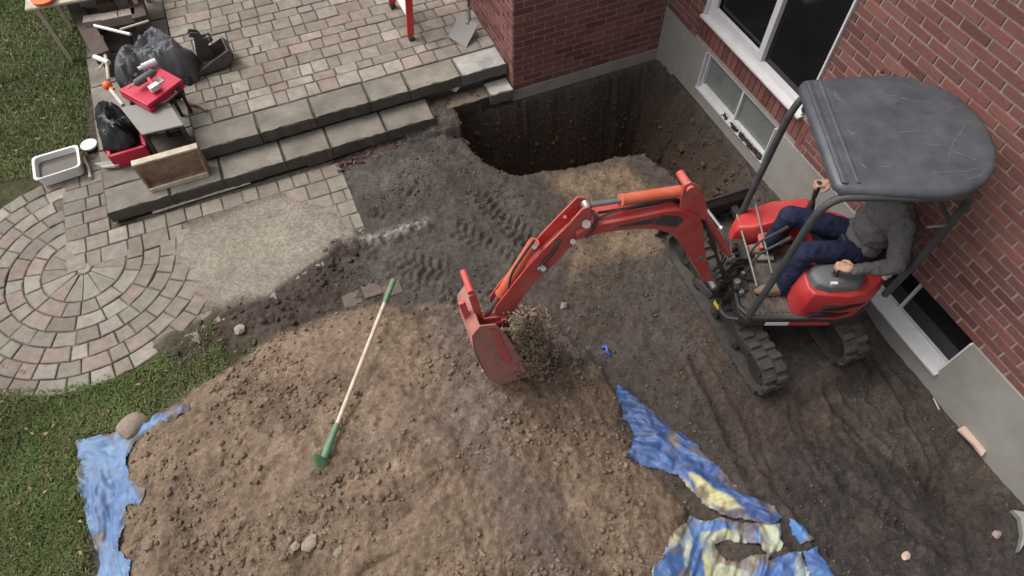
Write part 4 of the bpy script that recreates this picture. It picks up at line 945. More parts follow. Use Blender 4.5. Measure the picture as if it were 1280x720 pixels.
# spade leaning on wall
sp = thing('spade', tuple(at(578, 50, Z2)), 0, 'dull grey square spade leaning against the brick corner wall above the steps', 'spade')
b0, b1, b2, b3 = at(560, 46, Z2+.02), at(583, 60, Z2+.0), at(598, 30, Z2+.14), at(574, 20, Z2+.16)
mb = MB(); mb.prism([b0, b1, b2, b3], ((b1-b0).cross(b3-b0)).normalized()*.006); mb.build('blade', M['greymetal'], sp, bevel=.002)
m_ = (b2+b3)/2; dirs = ((b2+b3)/2-(b0+b1)/2).normalized(); hT = Vector((WCX-.05, m_.y+.25, Z2+1.05))
mb = MB(); mb.tube([m_-dirs*.05, m_, m_+(hT-m_)*.15], [.020, .022, .018], 10); mb.build('socket', M['greymetal'], sp)
mb = MB(); mb.tube([m_+(hT-m_)*.14, hT], .015, 10); mb.build('shaft', M['darkwood'], sp)
mb = MB(); mb.tube([hT-Vector((.0, .06, 0)), hT+Vector((0, .06, 0))], .015, 8); mb.build('grip', M['black'], sp)
# folding table top left
zt = .70; tb = thing('folding_table', tuple(at(60, 0, 0)), 0, 'cream plastic folding table on the lawn in the top left corner', 'table')
q = [at(28, -8, zt), at(36, 14, zt), at(80, 4, zt), at(120, -10, zt), at(90, -60, zt), at(20, -50, zt)]
q = [at(30, 12, zt), at(84, 2, zt)]; d = (q[1]-q[0]).normalized(); n_ = Vector((-d.y, d.x, 0)); p0 = q[0]
corners = [p0, p0+d*1.15, p0+d*1.15+n_*.7, p0+n_*.7]
mb = MB(); mb.prism(corners, (0, 0, -.04)); mb.build('table_top', M['cream'], tb, bevel=.018)
for u_, v_ in ((.10, .05), (1.05, .05), (.10, .65), (1.05, .65)):
    mb = MB(); p = p0+d*u_+n_*v_; mb.bar((p.x, p.y, zt-.03), (p.x, p.y, -.02), .045, .045, up=(0, 1, 0)); mb.build('leg', M['cream'], tb)
mb = MB(); p = at(55, 0, zt+.02); mb.tube([p, p+Vector((0, 0, .03))], [.11, .12], 20)
tag(mb.build('orange_dish', M['hiorange'], smooth=40), 'orange dish on the cream folding table at the top left edge', 'dish')
# timbers and stacked paving blocks at the end of the patio
def beam(a, b, wd, ht, label, m='darkwood'): mb = MB(); mb.bar(a, b, wd, ht); return tag(mb.build('timber_beam', M[m], bevel=.006), label, 'beam')
a_, b_ = at(78, -22, .40), at(130, 72, .40)
beam(a_, b_, .17, .12, 'long dark brown timber beam between the lawn and the stacked pavers')
for k, t in enumerate((.08, .5, .95)):
    p = a_.lerp(b_, t)
pst = thing('timber_wall', tuple(at(120, 60, 0)), 0, 'weathered brown board wall edging the stacked pavers beside the lawn', 'wall')
for k in range(3):
    mb = MB(); z_ = .05+.11*k; mb.bar(Vector((a_.x, a_.y, z_)), Vector((b_.x, b_.y, z_)), .10, .10); mb.build('board', M['darkwood'], pst, bevel=.005)
beam(at(166, -12, Z2+.12), at(178, 28, Z2+.12), .15, .14, 'short thick brown timber beam on the patio right of the stacked pavers')
gb = 'paving blocks stacked at the patio end'; sp_ = [(118, 27, 'pale paving block nearest the white pipe in the stack at the top'), (140, 24, 'middle front block of the paver stack between the brown timbers'), (160, 20, 'front block of the paver stack touching the short timber beam'), (112, 2, 'rear left paving block against the long brown beam'), (134, 6, 'dark reddish block in the middle of the paver stack'), (152, 2, 'rear right paving block at the top edge of the photo')]
pw_ = MB(); pa = at(140, 30, .15)
pl = thing('timber_pallet', tuple(at(140, 22, 0)), 0, 'dark wooden pallet under the stacked paving blocks', 'pallet')
for k in range(5):
    mb = MB(); mb.bar(at(104, 34-9*k, Z2+.05), at(166, 26-9*k, Z2+.05), .10, .03); mb.build('deck_board', M['wood'], pl, bevel=.003)
for px_, kk in ((108, 0), (162, 1)):
    mb = MB(); mb.bar(at(px_, 36, Z2-.02), at(px_-3, -6, Z2-.02), .08, .09); mb.build('runner', M['darkwood'], pl)
for k, (px_, py_, lb) in enumerate(sp_):
    mb = MB(); mb.c = (.30, .26, .235) if k != 4 else (.16, .10, .085); p = at(px_, py_, Z2+.14); mb.box(p, (.19, .13, .10), random.uniform(-.1, .05)-.1); tag(mb.build('paving_block', M['paver'], bevel=.006), lb, 'paving block', gb)

# ------------------------------------------------------------------ shovel stuck in the heap
Zv_ = Vector((0, 0, 1)); base = gat(406, 578); top = None
for k in range(400):
    z = base.z+.1+k*.004; p = at(492, 350, z)
    if (p-base).length < 1.62: top = p; break
if top is None: top = at(492, 350, 1.0)
base = base+Vector((0, 0, .05)); d = (top-base).normalized(); sd_v = Vector((0, 0, 1)).cross(d).normalized()
sh = thing('shovel', tuple(base), 0, 'green shovel with pale wooden handle standing in the soil heap', 'shovel')
L = (top-base).length; nb = sd_v.cross(d)
mb = MB(); mb.tube([base+d*.20, base+d*(L-.19)], .0165, 12); mb.build('shaft', M['ash'], sh)
mb = MB(); mb.tube(smooth_path([base+d*.02+nb*.01, base+d*.09, base+d*.16, base+d*.27], 4), [.028]*5+[.025]*4+[.0215]*4, 12); mb.build('socket', M['green'], sh)
mb = MB(); mb.tube([base+d*(L-.22), base+d*(L-.20), base+d*L, base+d*(L+.012)], [.017, .021, .023, .014], 12); mb.build('grip', M['green'], sh)
# dished blade
bm_ = MB(); rows = 9; cols = 9; vs = []
Rq = Matrix.Rotation(R_(70), 3, d); sd_v = Rq @ sd_v; nb = Rq @ nb; dn = (-d*.35-Zv_).normalized()
for i in range(rows):
    t = i/(rows-1); hw = .105*(1-max(0, t-.55)**1.7*2.2)
    for j in range(cols):
        s_ = (j/(cols-1)*2-1); vs.append(base+dn*(t*.27-.02)+sd_v*(s_*hw)+nb*(.035*s_*s_-.02))
fs = [(i*cols+j, i*cols+j+1, (i+1)*cols+j+1, (i+1)*cols+j) for i in range(rows-1) for j in range(cols-1)]
o = MB().add(vs, fs).build('blade', M['green'], sh); s2 = o.modifiers.new('s', 'SOLIDIFY'); s2.thickness = .004

# ------------------------------------------------------------------ mini excavator
O2 = Vector((3.17, 1.97, 0)); AZ = R_(157); AU = R_(87)
def frame(az):
    f = Vector((math.cos(az), math.sin(az), 0)); l = Vector((-f.y, f.x, 0))
    return lambda a, b, c: O2+f*a+l*b+Vector((0, 0, c))
Lf = frame(AZ); Uf = frame(AU); FV = Vector((math.cos(AZ), math.sin(AZ), 0)); LV = Vector((-FV.y, FV.x, 0)); FU = Vector((math.cos(AU), math.sin(AU), 0)); LU = Vector((-FU.y, FU.x, 0)); Zv = Vector((0, 0, 1))
ex = thing('mini_excavator', tuple(O2), AZ, 'red mini excavator with dark grey canopy working beside the brick wall', 'excavator')
# --- tracks
TR, TL, TW = .165, .63, .20
def loop(s):          # s in [0,1) round the stadium -> (f, z, tangent angle)
    straight = 2*TL; arc = math.pi*TR; P = 2*straight+2*arc; d = s*P
    if d < straight: return (-TL+d, 2*TR, 0)
    d -= straight
    if d < arc: a = d/TR; return (TL+TR*math.sin(a), TR+TR*math.cos(a), -a)
    d -= arc
    if d < straight: return (TL-d, 0, -math.pi)
    d -= straight; a = d/TR; return (-TL-TR*math.sin(a), TR-TR*math.cos(a), -math.pi-a)
def track(side):
    lc = side*.375; Z0 = .02
    mb = MB(); n = 120; vs = []
    for i in range(n):
        f_, z_, a = loop(i/n); nx_, nz = math.sin(-a), math.cos(a)
        nx_ = -math.sin(a)*-1 if False else math.sin(-a)
        for (o_, w_) in ((0, -TW/2), (0, TW/2), (-.022, TW/2), (-.022, -TW/2)): vs.append(Uf(f_+nx_*o_*1, lc+w_, Z0+z_+nz*o_))
    fs = []
    for i in range(n):
        j = (i+1) % n
        for k in range(4): fs.append((i*4+k, j*4+k, j*4+(k+1) % 4, i*4+(k+1) % 4))
    mb.add(vs, fs); N = 38
    for i in range(N):
        for s_, off in ((-1, 0), (1, .5)):
            f_, z_, a = loop(((i+off)/N) % 1); nv = FU*math.sin(-a)+Zv*math.cos(a); tv = FU*math.cos(a)+Zv*math.sin(a)
            if a < -3.1 and a > -3.2: hh = .016
            else: hh = .030
            c_ = Uf(f_, lc+s_*.052, Z0+z_)+nv*(hh/2-.002); Mx = Matrix((tv, LU, nv)).transposed()
            mb.box(c_, (.046, .094, hh), Mx)
            c2 = Uf(f_, lc+s_*.052, Z0+z_)+nv*(.004); mb.box(c2, (.062, .099, .012), Mx)
    tk = mb.build('track', M['rubber'], ex, bevel=.004, seg=1)
    def wheel(name, f_, z_, r, wd, m='black', par=tk):
        mb = MB(); mb.tube([Uf(f_, lc-wd/2, z_), Uf(f_, lc+wd/2, z_)], r, 24); mb.tube([Uf(f_, lc-wd/2-.012, z_), Uf(f_, lc+wd/2+.012, z_)], r*.45, 14); mb.build(name, M[m], par, bevel=.004)
    wheel('idler', TL, Z0+TR, .135, .09); wheel('sprocket', -TL, Z0+TR, .130, .09)
    for k in range(3): wheel('roller', -.32+.32*k, Z0+.075, .05, .12)
    wheel('top_roller', .0, Z0+.27, .032, .10)
    mb = MB(); mb.prism([Uf(-.52, lc-.035, Z0+.09), Uf(.50, lc-.035, Z0+.09), Uf(.56, lc-.035, Z0+.16), Uf(.45, lc-.035, Z0+.25), Uf(-.45, lc-.035, Z0+.25), Uf(-.56, lc-.035, Z0+.16)], LU*.07)
    mb.bar(Uf(-.5, lc+side*.045, Z0+.20), Uf(.5, lc+side*.045, Z0+.20), .03, .03)
    tf = mb.build('track_frame', M['black'], tk, bevel=.006)
    mb = MB(); c_ = on = Uf(.0, lc+side*.064, Z0+.20); mb.box(c_, (.075, .008, .045), Matrix((FU, LU, Zv)).transposed()); mb.build('sticker', M['yellow'], tk)
track(1); track(-1)
mb = MB(); mb.box(Uf(0, 0, .27), (.55, .56, .12), AU); mb.box(Uf(.42, 0, .22), (.42, .34, .08), AU); mb.build('undercarriage_frame', M['black'], ex, bevel=.01)
mb = MB(); mb.tube([Uf(0, 0, .32), Uf(0, 0, .42)], .24, 32); mb.build('turntable', M['black'], ex)
# --- dozer blade
bl = MB(); pr = [(.03, .0), (.0, .06), (-.012, .14), (.0, .22), (.035, .28)]
for (a, b) in zip(pr[:-1], pr[1:]): bl.prism([Uf(.96+a[0], -.475, a[1]), Uf(.96+a[0], .475, a[1]), Uf(.96+b[0], .475, b[1]), Uf(.96+b[0], -.475, b[1])], -FU*.018)
bl.tube([Uf(.99, -.475, .285), Uf(.99, .475, .285)], .013, 8)
bd_ = bl.build('dozer_blade', M['black'], ex)
for s_ in (-1, 1):
    mb = MB(); mb.bar(Uf(.30, s_*.20, .20), Uf(.95, s_*.30, .13), .06, .07); mb.build('blade_arm', M['black'], bd_, bevel=.006)
mb = MB(); mb.tube([Uf(.35, 0, .26), Uf(.70, 0, .24)], .032, 12); mb.tube([Uf(.68, 0, .24), Uf(.94, 0, .22)], .016, 10); mb.build('blade_cylinder', M['steel'], bd_)
# --- upper structure
def plan(pts, z, hh, name, m, bev=.012, par=ex, seg=3):
    mb = MB(); mb.prism([Lf(a, b, z) for a, b in pts], Zv*hh); return mb.build(name, M[m], par, bevel=bev, seg=seg)
def arc(cf, cl, r, a0, a1, n=10, rl=None): rl = rl or r; return [(cf+r*math.cos(R_(a0+(a1-a0)*i/n)), cl+rl*math.sin(R_(a0+(a1-a0)*i/n))) for i in range(n+1)]
deck = arc(.27, .37, .10, 0, 90, 5)+[(-.35, .475)]+arc(-.35, 0, .46, 92, 268, 20, .47)+[(-.35, -.475)]+arc(.27, -.37, .10, 270, 360, 5)
plan(deck, .42, .11, 'deck', 'black', .015)
fl_ = [(.335, .33), (.30, .42), (.2, .445), (-.18, .445), (-.22, .40), (-.22, -.24), (.335, -.24)]
plan(fl_, .531, .012, 'floor_mat', 'floor', .004)
mb = MB()
for k in range(9):
    a = .26-.045*k; mb.bar(Lf(a, .18, .548), Lf(a-.01, .42, .548), .012, .012)
mb.build('tread_ribs', M['floor'], ex)
# grey rim rail round the floor front corner
rim = [(.37, -.30), (.37, .30), (.355, .39), (.29, .455), (.2, .47), (-.15, .475)]
mb = MB(); mb.tube(smooth_path([Lf(a, b, .565) for a, b in rim], 5), .014, 8); mb.build('floor_rim', M['frame'], ex)
mb = MB(); mb.tube(smooth_path([Lf(.42, .20, .40), Lf(.46, .30, .42), Lf(.44, .40, .46), Lf(.37, .46, .52)], 5), .013, 8); mb.build('front_guard', M['frame'], ex)
# red strip and white sticker on the deck side
mb = MB(); mb.box(Lf(-.12, .478, .475), (.44, .008, .035), AZ); mb.build('red_strip', M['red'], ex)
mb = MB(); mb.box(Lf(.07, .484, .485), (.18, .006, .038), AZ); mb.build('white_sticker', M['white'], ex)
# rear hood / counterweight
hood = [(-.30, .40), (-.30, -.42)]+[(-.35+.45*math.cos(R_(a)), .462*math.sin(R_(a))) for a in range(262, 94, -8)]
plan(hood[::-1], .535, .22, 'engine_hood', 'red', .03)
# left side cover with louvres
sc_ = [(-.03, .18), (-.03, .40), (-.08, .462), (-.35, .485), (-.50, .45), (-.63, .36), (-.70, .26), (-.74, .16), (-.60, .14)]
mb = MB(); n = len(sc_)
def tap(z, k): return [Lf(-.36+(a+.36)*k, .30+(b-.30)*k if b > .3 else b, z) for a, b in sc_]
lv = [tap(.535, 1.0), tap(.70, 1.02), tap(.80, .98), tap(.855, .90)]
vs = sum(lv, []); fs = [tuple(range(n)), tuple(3*n+i for i in range(n))[::-1]]
for r_ in range(3):
    for i in range(n): j = (i+1) % n; fs.append((r_*n+j, r_*n+i, (r_+1)*n+i, (r_+1)*n+j))
mb.add(vs, [f_[::-1] for f_ in fs]); scv = mb.build('side_cover', M['red'], ex, bevel=.014, seg=3, smooth=50)
def sidel(a, z_): return (.490 if a > -.33 else .490-(-.33-a)*.27)-.012*max(0, z_-.70)/.1
for (a0, a1, z0_, z1_, sk) in ((-.18, -.50, .705, .755, .07), (-.12, -.42, .615, .655, .06)):
    mb = MB(); N_ = 8; vs = []
    for i in range(N_+1):
        t = i/N_; ab = a0+(a1-a0)*t; hh_ = (z1_-z0_)*(.35+.65*math.sin(math.pi*min(1, .15+t*.8)))
        for (da, z_, o_) in ((0, z0_, .0), (-sk*.4, z0_+hh_, .0), (-sk*.4, z0_+hh_, -.03), (0, z0_, -.03)): vs.append(Lf(ab+da, sidel(ab+da, z_)+o_+.012, z_))
    fs = [(i*4+k, i*4+(k+1) % 4, i*4+4+(k+1) % 4, i*4+4+k) for i in range(N_) for k in range(4)]+[(0, 1, 2, 3), (N_*4+3, N_*4+2, N_*4+1, N_*4)]
    mb.add(vs, fs); mb.build('louvre', M['dark'], scv)
mb = MB()
# armrest console + lever on the left
mb = MB(); cs = [(-.10, .21), (-.07, .30), (-.10, .40), (-.20, .435), (-.42, .42), (-.50, .34), (-.50, .24), (-.40, .20)]
n = len(cs); vs = [Lf(a, b, .85) for a, b in cs]+[Lf(-.29+(a+.29)*.92, .31+(b-.31)*.92, .91) for a, b in cs]+[Lf(-.29+(a+.29)*.72, .31+(b-.31)*.7, .935+(.02 if a < -.3 else 0)) for a, b in cs]
fs = [tuple(range(n))[::-1], tuple(2*n+i for i in range(n))]+[(r_*n+i, r_*n+(i+1) % n, (r_+1)*n+(i+1) % n, (r_+1)*n+i) for r_ in range(2) for i in range(n)]
vol = MB().add(vs, [f_[::-1] for f_ in fs]); con = vol.build('armrest_console', M['console'], ex, bevel=.012, seg=3, smooth=50)
mb = MB(); mb.box(Lf(-.22, .40, .925), (.05, .022, .03), AZ); mb.build('white_sticker', M['white'], con)
def lever(base_, top_, name='control_lever'):
    d_ = (top_-base_); mb = MB(); mb.tube([base_, base_+d_*.25, base_+d_*.45], [.035, .028, .014], 12); o = mb.build(name, M['rubber'], ex)
    mb = MB(); mb.tube([base_+d_*.4, base_+d_*.55, base_+d_*.8, top_, top_+Vector((0, 0, .012))], [.013, .020, .022, .026, .015], 12); mb.build('knob', M['black'], o)
HL = Lf(-.23, .335, 1.04); HR = Lf(-.225, -.375, 1.12)
lever(Lf(-.24, .33, .90), HL); lever(Lf(-.26, -.36, .84), HR+Vector((0, 0, .03)))
# right hand cover in three red surfaces and step plate
rc_ = [(.31, -.27), (.31, -.36), (.24, -.46), (.0, -.50), (-.30, -.50), (-.30, -.28), (.0, -.25), (.2, -.24)]
mb = MB(); n = len(rc_); zt_ = [.72, .72, .74, .82, .86, .86, .83, .76]; ins = .90
vs = [Lf(a, b, .535) for a, b in rc_]+[Lf(a, b, z_-.05) for (a, b), z_ in zip(rc_, zt_)]+[Lf((a)*ins, -.38+(b+.38)*ins*.9, z_) for (a, b), z_ in zip(rc_, zt_)]
fs = [tuple(range(n)), tuple(2*n+i for i in range(n))[::-1]]+[(r_*n+(i+1) % n, r_*n+i, (r_+1)*n+i, (r_+1)*n+(i+1) % n) for r_ in range(2) for i in range(n)]
mb.add(vs, fs); mb.build('right_cover', M['red'], ex, bevel=.015, seg=3, smooth=50)
mb = MB(); mb.prism([Lf(.13, -.24, .70), Lf(-.02, -.24, .74), Lf(-.02, -.12, .70), Lf(.13, -.12, .66)], Zv*-.03); mb.build('inner_panel', M['redarm'], ex, bevel=.006)
mb = MB(); mb.prism([Lf(.16, -.20, .60), Lf(.0, -.20, .60), Lf(.0, -.06, .585), Lf(.14, -.06, .585)], Zv*-.03); mb.build('step_plate', M['greymetal'], ex, bevel=.004)
# seat
seat = thing('seat_dummy', (0, 0, 0)); bpy.data.objects.remove(seat)
mb = MB(); mb.box(Lf(-.47, -.01, .79), (.42, .44, .11), AZ); st_ = mb.build('seat', M['rubber'], ex, bevel=.03, seg=3)
mb = MB(); b_ = Matrix.Rotation(AZ, 3, 'Z') @ Matrix.Rotation(-.12, 3, 'Y'); mb.box(Lf(-.735, -.01, 1.04), (.09, .42, .46), b_); mb.build('backrest', M['rubber'], st_, bevel=.03, seg=3)
# travel levers and pedals
for l_ in (-.05, .05):
    mb = MB(); mb.tube(smooth_path([Lf(.22, l_-.02, .54), Lf(.20, l_-.02, .78), Lf(.10, l_-.01, .94)], 5), .010, 8); tl = mb.build('travel_lever', M['frame'], ex)
    mb = MB(); mb.tube([Lf(.10, l_-.01, .93), Lf(.04, l_-.005, 1.02)], .017, 10); mb.build('knob', M['black'], tl)
for l_ in (-.16, .10): mb = MB(); mb.box(Lf(.24, l_, .575), (.12, .07, .02), Matrix.Rotation(AZ, 3, 'Z') @ Matrix.Rotation(-.3, 3, 'Y')); mb.build('pedal', M['steel'] if l_ < 0 else M['black'], ex, bevel=.004)
# two thin guard rods across the front and one behind
mb = MB(); mb.tube([at(946, 358, .60), at(936, 320, .66), at(921, 268, .72)], .008, 8); mb.build('guard_rod', M['greymetal'], ex)
mb = MB(); mb.tube([at(965, 341, .62), at(955, 300, .72), at(940, 236, .92)], .008, 8); mb.build('guard_rod', M['greymetal'], ex)
for (a, b, c, r_) in ((.36, .18, .64, .026), (.33, .25, .60, .022), (.30, .10, .64, .016), (.26, -.10, .61, .032)): mb = MB(); mb.tube([Lf(a, b, .55), Lf(a, b, c)], r_, 12); mb.build('fitting', M['steel'], ex, bevel=.004)
# --- canopy
rf = [(.235, .0), (.235, .43), (.20, .475), (-.1, .51), (-.35, .525), (-.52, .495), (-.66, .42), (-.76, .31), (-.825, .17), (-.845, 0)]
rf = rf+[(a, -b) for a, b in rf[-2:0:-1]]
n = len(rf); cxx = -.28
def rl(k, z, off=0): return [Lf(cxx+(a-cxx)*k, b*k, z) for a, b in rf]
ZR = 2.03; layers = [rl(.965, ZR-.035), rl(1.0, ZR-.03), rl(1.005, ZR), rl(.985, ZR+.022), rl(.93, ZR+.034), rl(.80, ZR+.040), rl(.5, ZR+.050), rl(.2, ZR+.054)]
vs = sum(layers, [])+[Lf(cxx, 0, ZR+.055), Lf(cxx, 0, ZR-.03)]; fs = []; m_ = len(layers)
for r_ in range(m_-1):
    for i in range(n): j = (i+1) % n; fs.append((r_*n+i, r_*n+j, (r_+1)*n+j, (r_+1)*n+i))
for i in range(n): j = (i+1) % n; fs.append(((m_-1)*n+i, (m_-1)*n+j, m_*n)); fs.append((j, i, m_*n+1))
mb = MB().add(vs, fs); rf_o = mb.build('canopy_roof', M['roof'], ex, smooth=50)
bm = bmesh.new(); bm.from_mesh(rf_o.data); bmesh.ops.recalc_face_normals(bm, faces=bm.faces); bm.to_mesh(rf_o.data); bm.free()
mb = MB()
for a, w_ in ((.205, .035), (.125, .028)): mb.prism([Lf(a, -.44, ZR+.018), Lf(a, .44, ZR+.018), Lf(a-w_, .45, ZR+.018), Lf(a-w_, -.45, ZR+.018)], Zv*.030)
mb.build('roof_rib', M['roof'], rf_o, bevel=.010, seg=3)
smudge = mat('dust_smear', (.125, .127, .135), .8, var=.5, vs=30)
mb = MB()
sm_px = [[(1042, 112), (1047, 122), (1055, 126)], [(1058, 160), (1064, 166), (1070, 168)], [(1074, 197), (1078, 206), (1086, 211)], [(1098, 122), (1118, 120), (1140, 126), (1185, 126)], [(1145, 148), (1172, 145), (1190, 135), (1210, 128)], [(1095, 165), (1130, 166), (1172, 163)], [(1150, 180), (1180, 182), (1210, 176)], [(1185, 186), (1205, 194), (1225, 200)], [(1160, 214), (1200, 214), (1228, 208)], [(1205, 224), (1225, 218), (1234, 208)], [(1208, 150), (1202, 165), (1192, 178), (1182, 210)], [(1088, 208), (1110, 208), (1140, 206)]]
for ln in sm_px:
    pts_ = smooth_path([at(a, b, ZR+.046) for a, b in ln], 5); wdt = [.0008+.0022*math.sin(math.pi*(i+.5)/len(pts_)) for i in range(len(pts_))]
    # lie on the roof skin
    from mathutils.bvhtree import BVHTree
    if 'bvh' not in globals():
        bvh = BVHTree.FromPolygons([wm(ex) @ v.co for v in rf_o.data.vertices], [tuple(p.vertices) for p in rf_o.data.polygons])
    P_ = []
    for p in pts_:
        hit = bvh.ray_cast(Vector((p.x, p.y, 3)), Vector((0, 0, -1)))[0]
        if hit: P_.append(hit+Vector((0, 0, -.0006)))
    if len(P_) > 2: MB().tube(P_, [.0008+.0024*math.sin(math.pi*(i+.5)/len(P_)) for i in range(len(P_))], 5).build('dust_smear', smudge, rf_o)
mb = MB()
for (a, b) in ((1103, 90), (1122, 131), (1140, 182)):
    p = at(a, b, ZR+.04); mb.tube([p-Vector((0, 0, .01)), p+Vector((0, 0, .012))], .011, 8); mb.tube([p+Vector((.016, .004, -.01)), p+Vector((.016, .004, .008))], .007, 8)
mb.build('roof_bolt', M['black'], rf_o)
for l_ in (.46, -.45):
    a_ = .26 if l_ > 0 else .20
    pts_ = [Lf(a_+.04, l_*.97, .50), Lf(a_+.03, l_*.98, .75), Lf(a_+.015, l_, 1.3), Lf(a_-.0, l_, 1.78), Lf(a_-.06, l_*1.02, 1.95), Lf(a_-.18, l_*1.06, 1.995), Lf(-.35, l_*1.08, 2.0), Lf(-.55, l_*1.0, 1.98), Lf(-.66, l_*.87, 1.90), Lf(-.70, l_*.83, 1.7), Lf(-.71, l_*.82, 1.2), Lf(-.70, l_*.80, .72)]
    mb = MB(); mb.tube(smooth_path(pts_, 6), .026, 12); mb.build('canopy_post', M['frame'], ex)
for z_ in (1.15, 1.60):
    mb = MB(); mb.tube([Lf(-.71, .38, z_), Lf(-.71, -.37, z_)], .016, 10); mb.build('rear_crossbar', M['frame'], ex)
mb = MB(); mb.tube(smooth_path([Lf(-.66, .40, 1.62), Lf(-.60, .44, 1.66), Lf(-.50, .45, 1.66)], 4), .009, 8); mb.build('grab_handle', M['steel'], ex)
mb = MB(); p = Lf(-.66, .30, .87); mb.tube([p-Zv*.02, p+Zv*.035], .022, 14); mb.tube([p+Zv*.03, p+Zv*.05], .03, 14); mb.build('filler_cap', M['cream'], ex)
mb = MB(); mb.tube([Lf(.05, -.55, 1.72), Lf(.05, -.55, 1.78)], .03, 10); mb.build('mirror', M['black'], ex)

# --- boom, arm, bucket: drawn in their common vertical plane
AB = R_(176.0); D_ = Vector((math.cos(AB), math.sin(AB), 0)); NB = Vector((D_.y, -D_.x, 0))     # NB towards the viewer's side (operator's left)
if NB.y > 0: NB = -NB
F0 = at(886, 350, .64)
def PL(px, py, off=0.0):
    d_ = Vector(ray(px, py)); o_ = Vector((0, 0, CAMZ)); p0 = F0+NB*off; n_ = NB
    t = (p0-o_).dot(n_)/d_.dot(n_); return o_+d_*t
def plate(pts, off, th, name, m, bev=.006, par=ex, seg=2): # outline seen on the near face at offset off; thickness th away from the viewer
    mb = MB(); mb.prism([PL(a, b, off) for a, b in pts], -NB*th); return mb.build(name, M[m], par, bevel=bev, seg=seg, smooth=40)
HB = .080
boomP = [(892, 352), (880, 353), (869, 335), (859, 317), (846, 300), (836, 292), (818, 287), (795, 287), (773, 289), (751, 292), (738, 296), (724, 300), (720, 296), (722, 292), (735, 286), (751, 281), (795, 272), (829, 265), (846, 263), (862, 266), (875, 272), (880, 284), (880, 300), (884, 326)]
boom = plate(boomP, HB, HB*2, 'boom', 'redboom', .010)
plate([(818, 279), (828, 269), (850, 271), (855, 276), (845, 284), (822, 281)], HB+.003, .004, 'grey_decal', 'frame', 0, boom)
plate([(772, 283), (822, 272), (816, 280), (776, 284)], HB+.003, .004, 'grey_decal', 'frame', 0, boom)
plate([(872, 324), (878, 320), (881, 324), (875, 327)], HB+.004, .005, 'small_sticker', 'steel', 0, boom)
# knuckle lugs carrying the arm cylinder
for off in (HB-.022, -HB+.036):
    plate([(850, 266), (852, 246), (856, 232), (864, 228), (873, 233), (880, 246), (885, 262), (883, 276), (874, 274), (862, 268)], off, .018, 'cylinder_bracket', 'redarm', .004, boom)
mb = MB(); mb.tube([PL(864, 238, HB), PL(864, 238, HB)-NB*(2*HB-.012)], .026, 14); mb.build('pin', M['redarm'], boom)
def cyl(pts0, pts1, r, r2, nm, m1, k=.62, off=0):
    a, b = PL(*pts0, off), PL(*pts1, off); mb = MB(); mb.tube([a, a.lerp(b, k), a.lerp(b, k+.001), a.lerp(b, k+.015)], [r, r, r*1.12, r*1.12], 16); o = mb.build(nm, M[m1], ex)
    mb = MB(); mb.tube([a.lerp(b, k), b], r2, 12); mb.tube([b-NB*.022, b+NB*.022], r2*1.7, 12); mb.build('cylinder_rod', M['steel'], o); return o
cyl((862, 237), (733, 257), .037, .017, 'arm_cylinder', 'orange', .67)
cyl((875, 262), (914, 322), .030, .018, 'boom_cylinder', 'redarm', .85, -.02)
# arm
armP = [(728, 262), (738, 258), (741, 272), (729, 292), (716, 306), (702, 322), (676, 346), (655, 370), (642, 390), (630, 399), (618, 393), (620, 384), (640, 358), (662, 331), (684, 308), (710, 282)]
armF = [(722, 247), (733, 248), (738, 258), (730, 276), (716, 290), (700, 306), (676, 328), (655, 350), (640, 372), (626, 384), (614, 380), (612, 372), (625, 354), (655, 320), (676, 294), (700, 269)]
arm = plate(armP, .055, .012, 'arm', 'redarm', .004)
plate(armF, -.046, .012, 'arm_side_plate', 'redarm', .004, arm)
armI = [(735, 280), (728, 291), (715, 306), (701, 322), (675, 345), (654, 369), (641, 389), (630, 397), (622, 388), (642, 362), (664, 338), (690, 314), (718, 290)]
plate(armI, .044, .090, 'arm_web', 'redarm', .003, arm)
for (a, b) in (((706, 271)), ((672, 305))): mb = MB(); mb.tube([PL(a, b, .05), PL(a, b, -.05)], .011, 10); mb.build('spacer', M['redarm'], arm)
mb = MB(); mb.tube([PL(733, 288-8, .085), PL(733, 288-8, -.085)], .026, 14); mb.build('pin', M['steel'], arm)
mb = MB(); mb.box(PL(679, 336, .068), (.05, .02, .075), Matrix.Rotation(AB, 3, 'Z') @ Matrix.Rotation(.5, 3, 'Y')); mb.build('hose_bracket', M['steel'], arm)
for (a, b) in ((679, 336), (668, 308), (716, 302)):
    mb = MB(); mb.tube([PL(a, b, .062), PL(a, b, .088)], .017, 12); mb.build('pin', M['steel'], arm)
cyl((668, 302), (606, 398), .034, .017, 'bucket_cylinder', 'orange', .64, .0)
# linkage
for off in (.075, -.075):
    mb = MB(); mb.bar(PL(590, 368, off), PL(603, 409, off), .050, .020, up=NB); mb.build('link', M['redarm'], ex, bevel=.005)
    mb = MB(); mb.bar(PL(603, 409, off), PL(630, 402, off), .046, .020, up=NB); mb.build('link', M['redarm'], ex, bevel=.005)
for off in (.045, -.045): mb = MB(); mb.bar(PL(577, 378, off), PL(589, 408, off), .045, .022, up=NB); mb.build('link', M['redarm'], ex, bevel=.005)
for (a, b) in ((602, 409), (630, 402), (589, 366)): mb = MB(); mb.tube([PL(a, b, .090), PL(a, b, .090)-NB*.166], .022, 14); mb.build('pin', M['redarm'], ex)
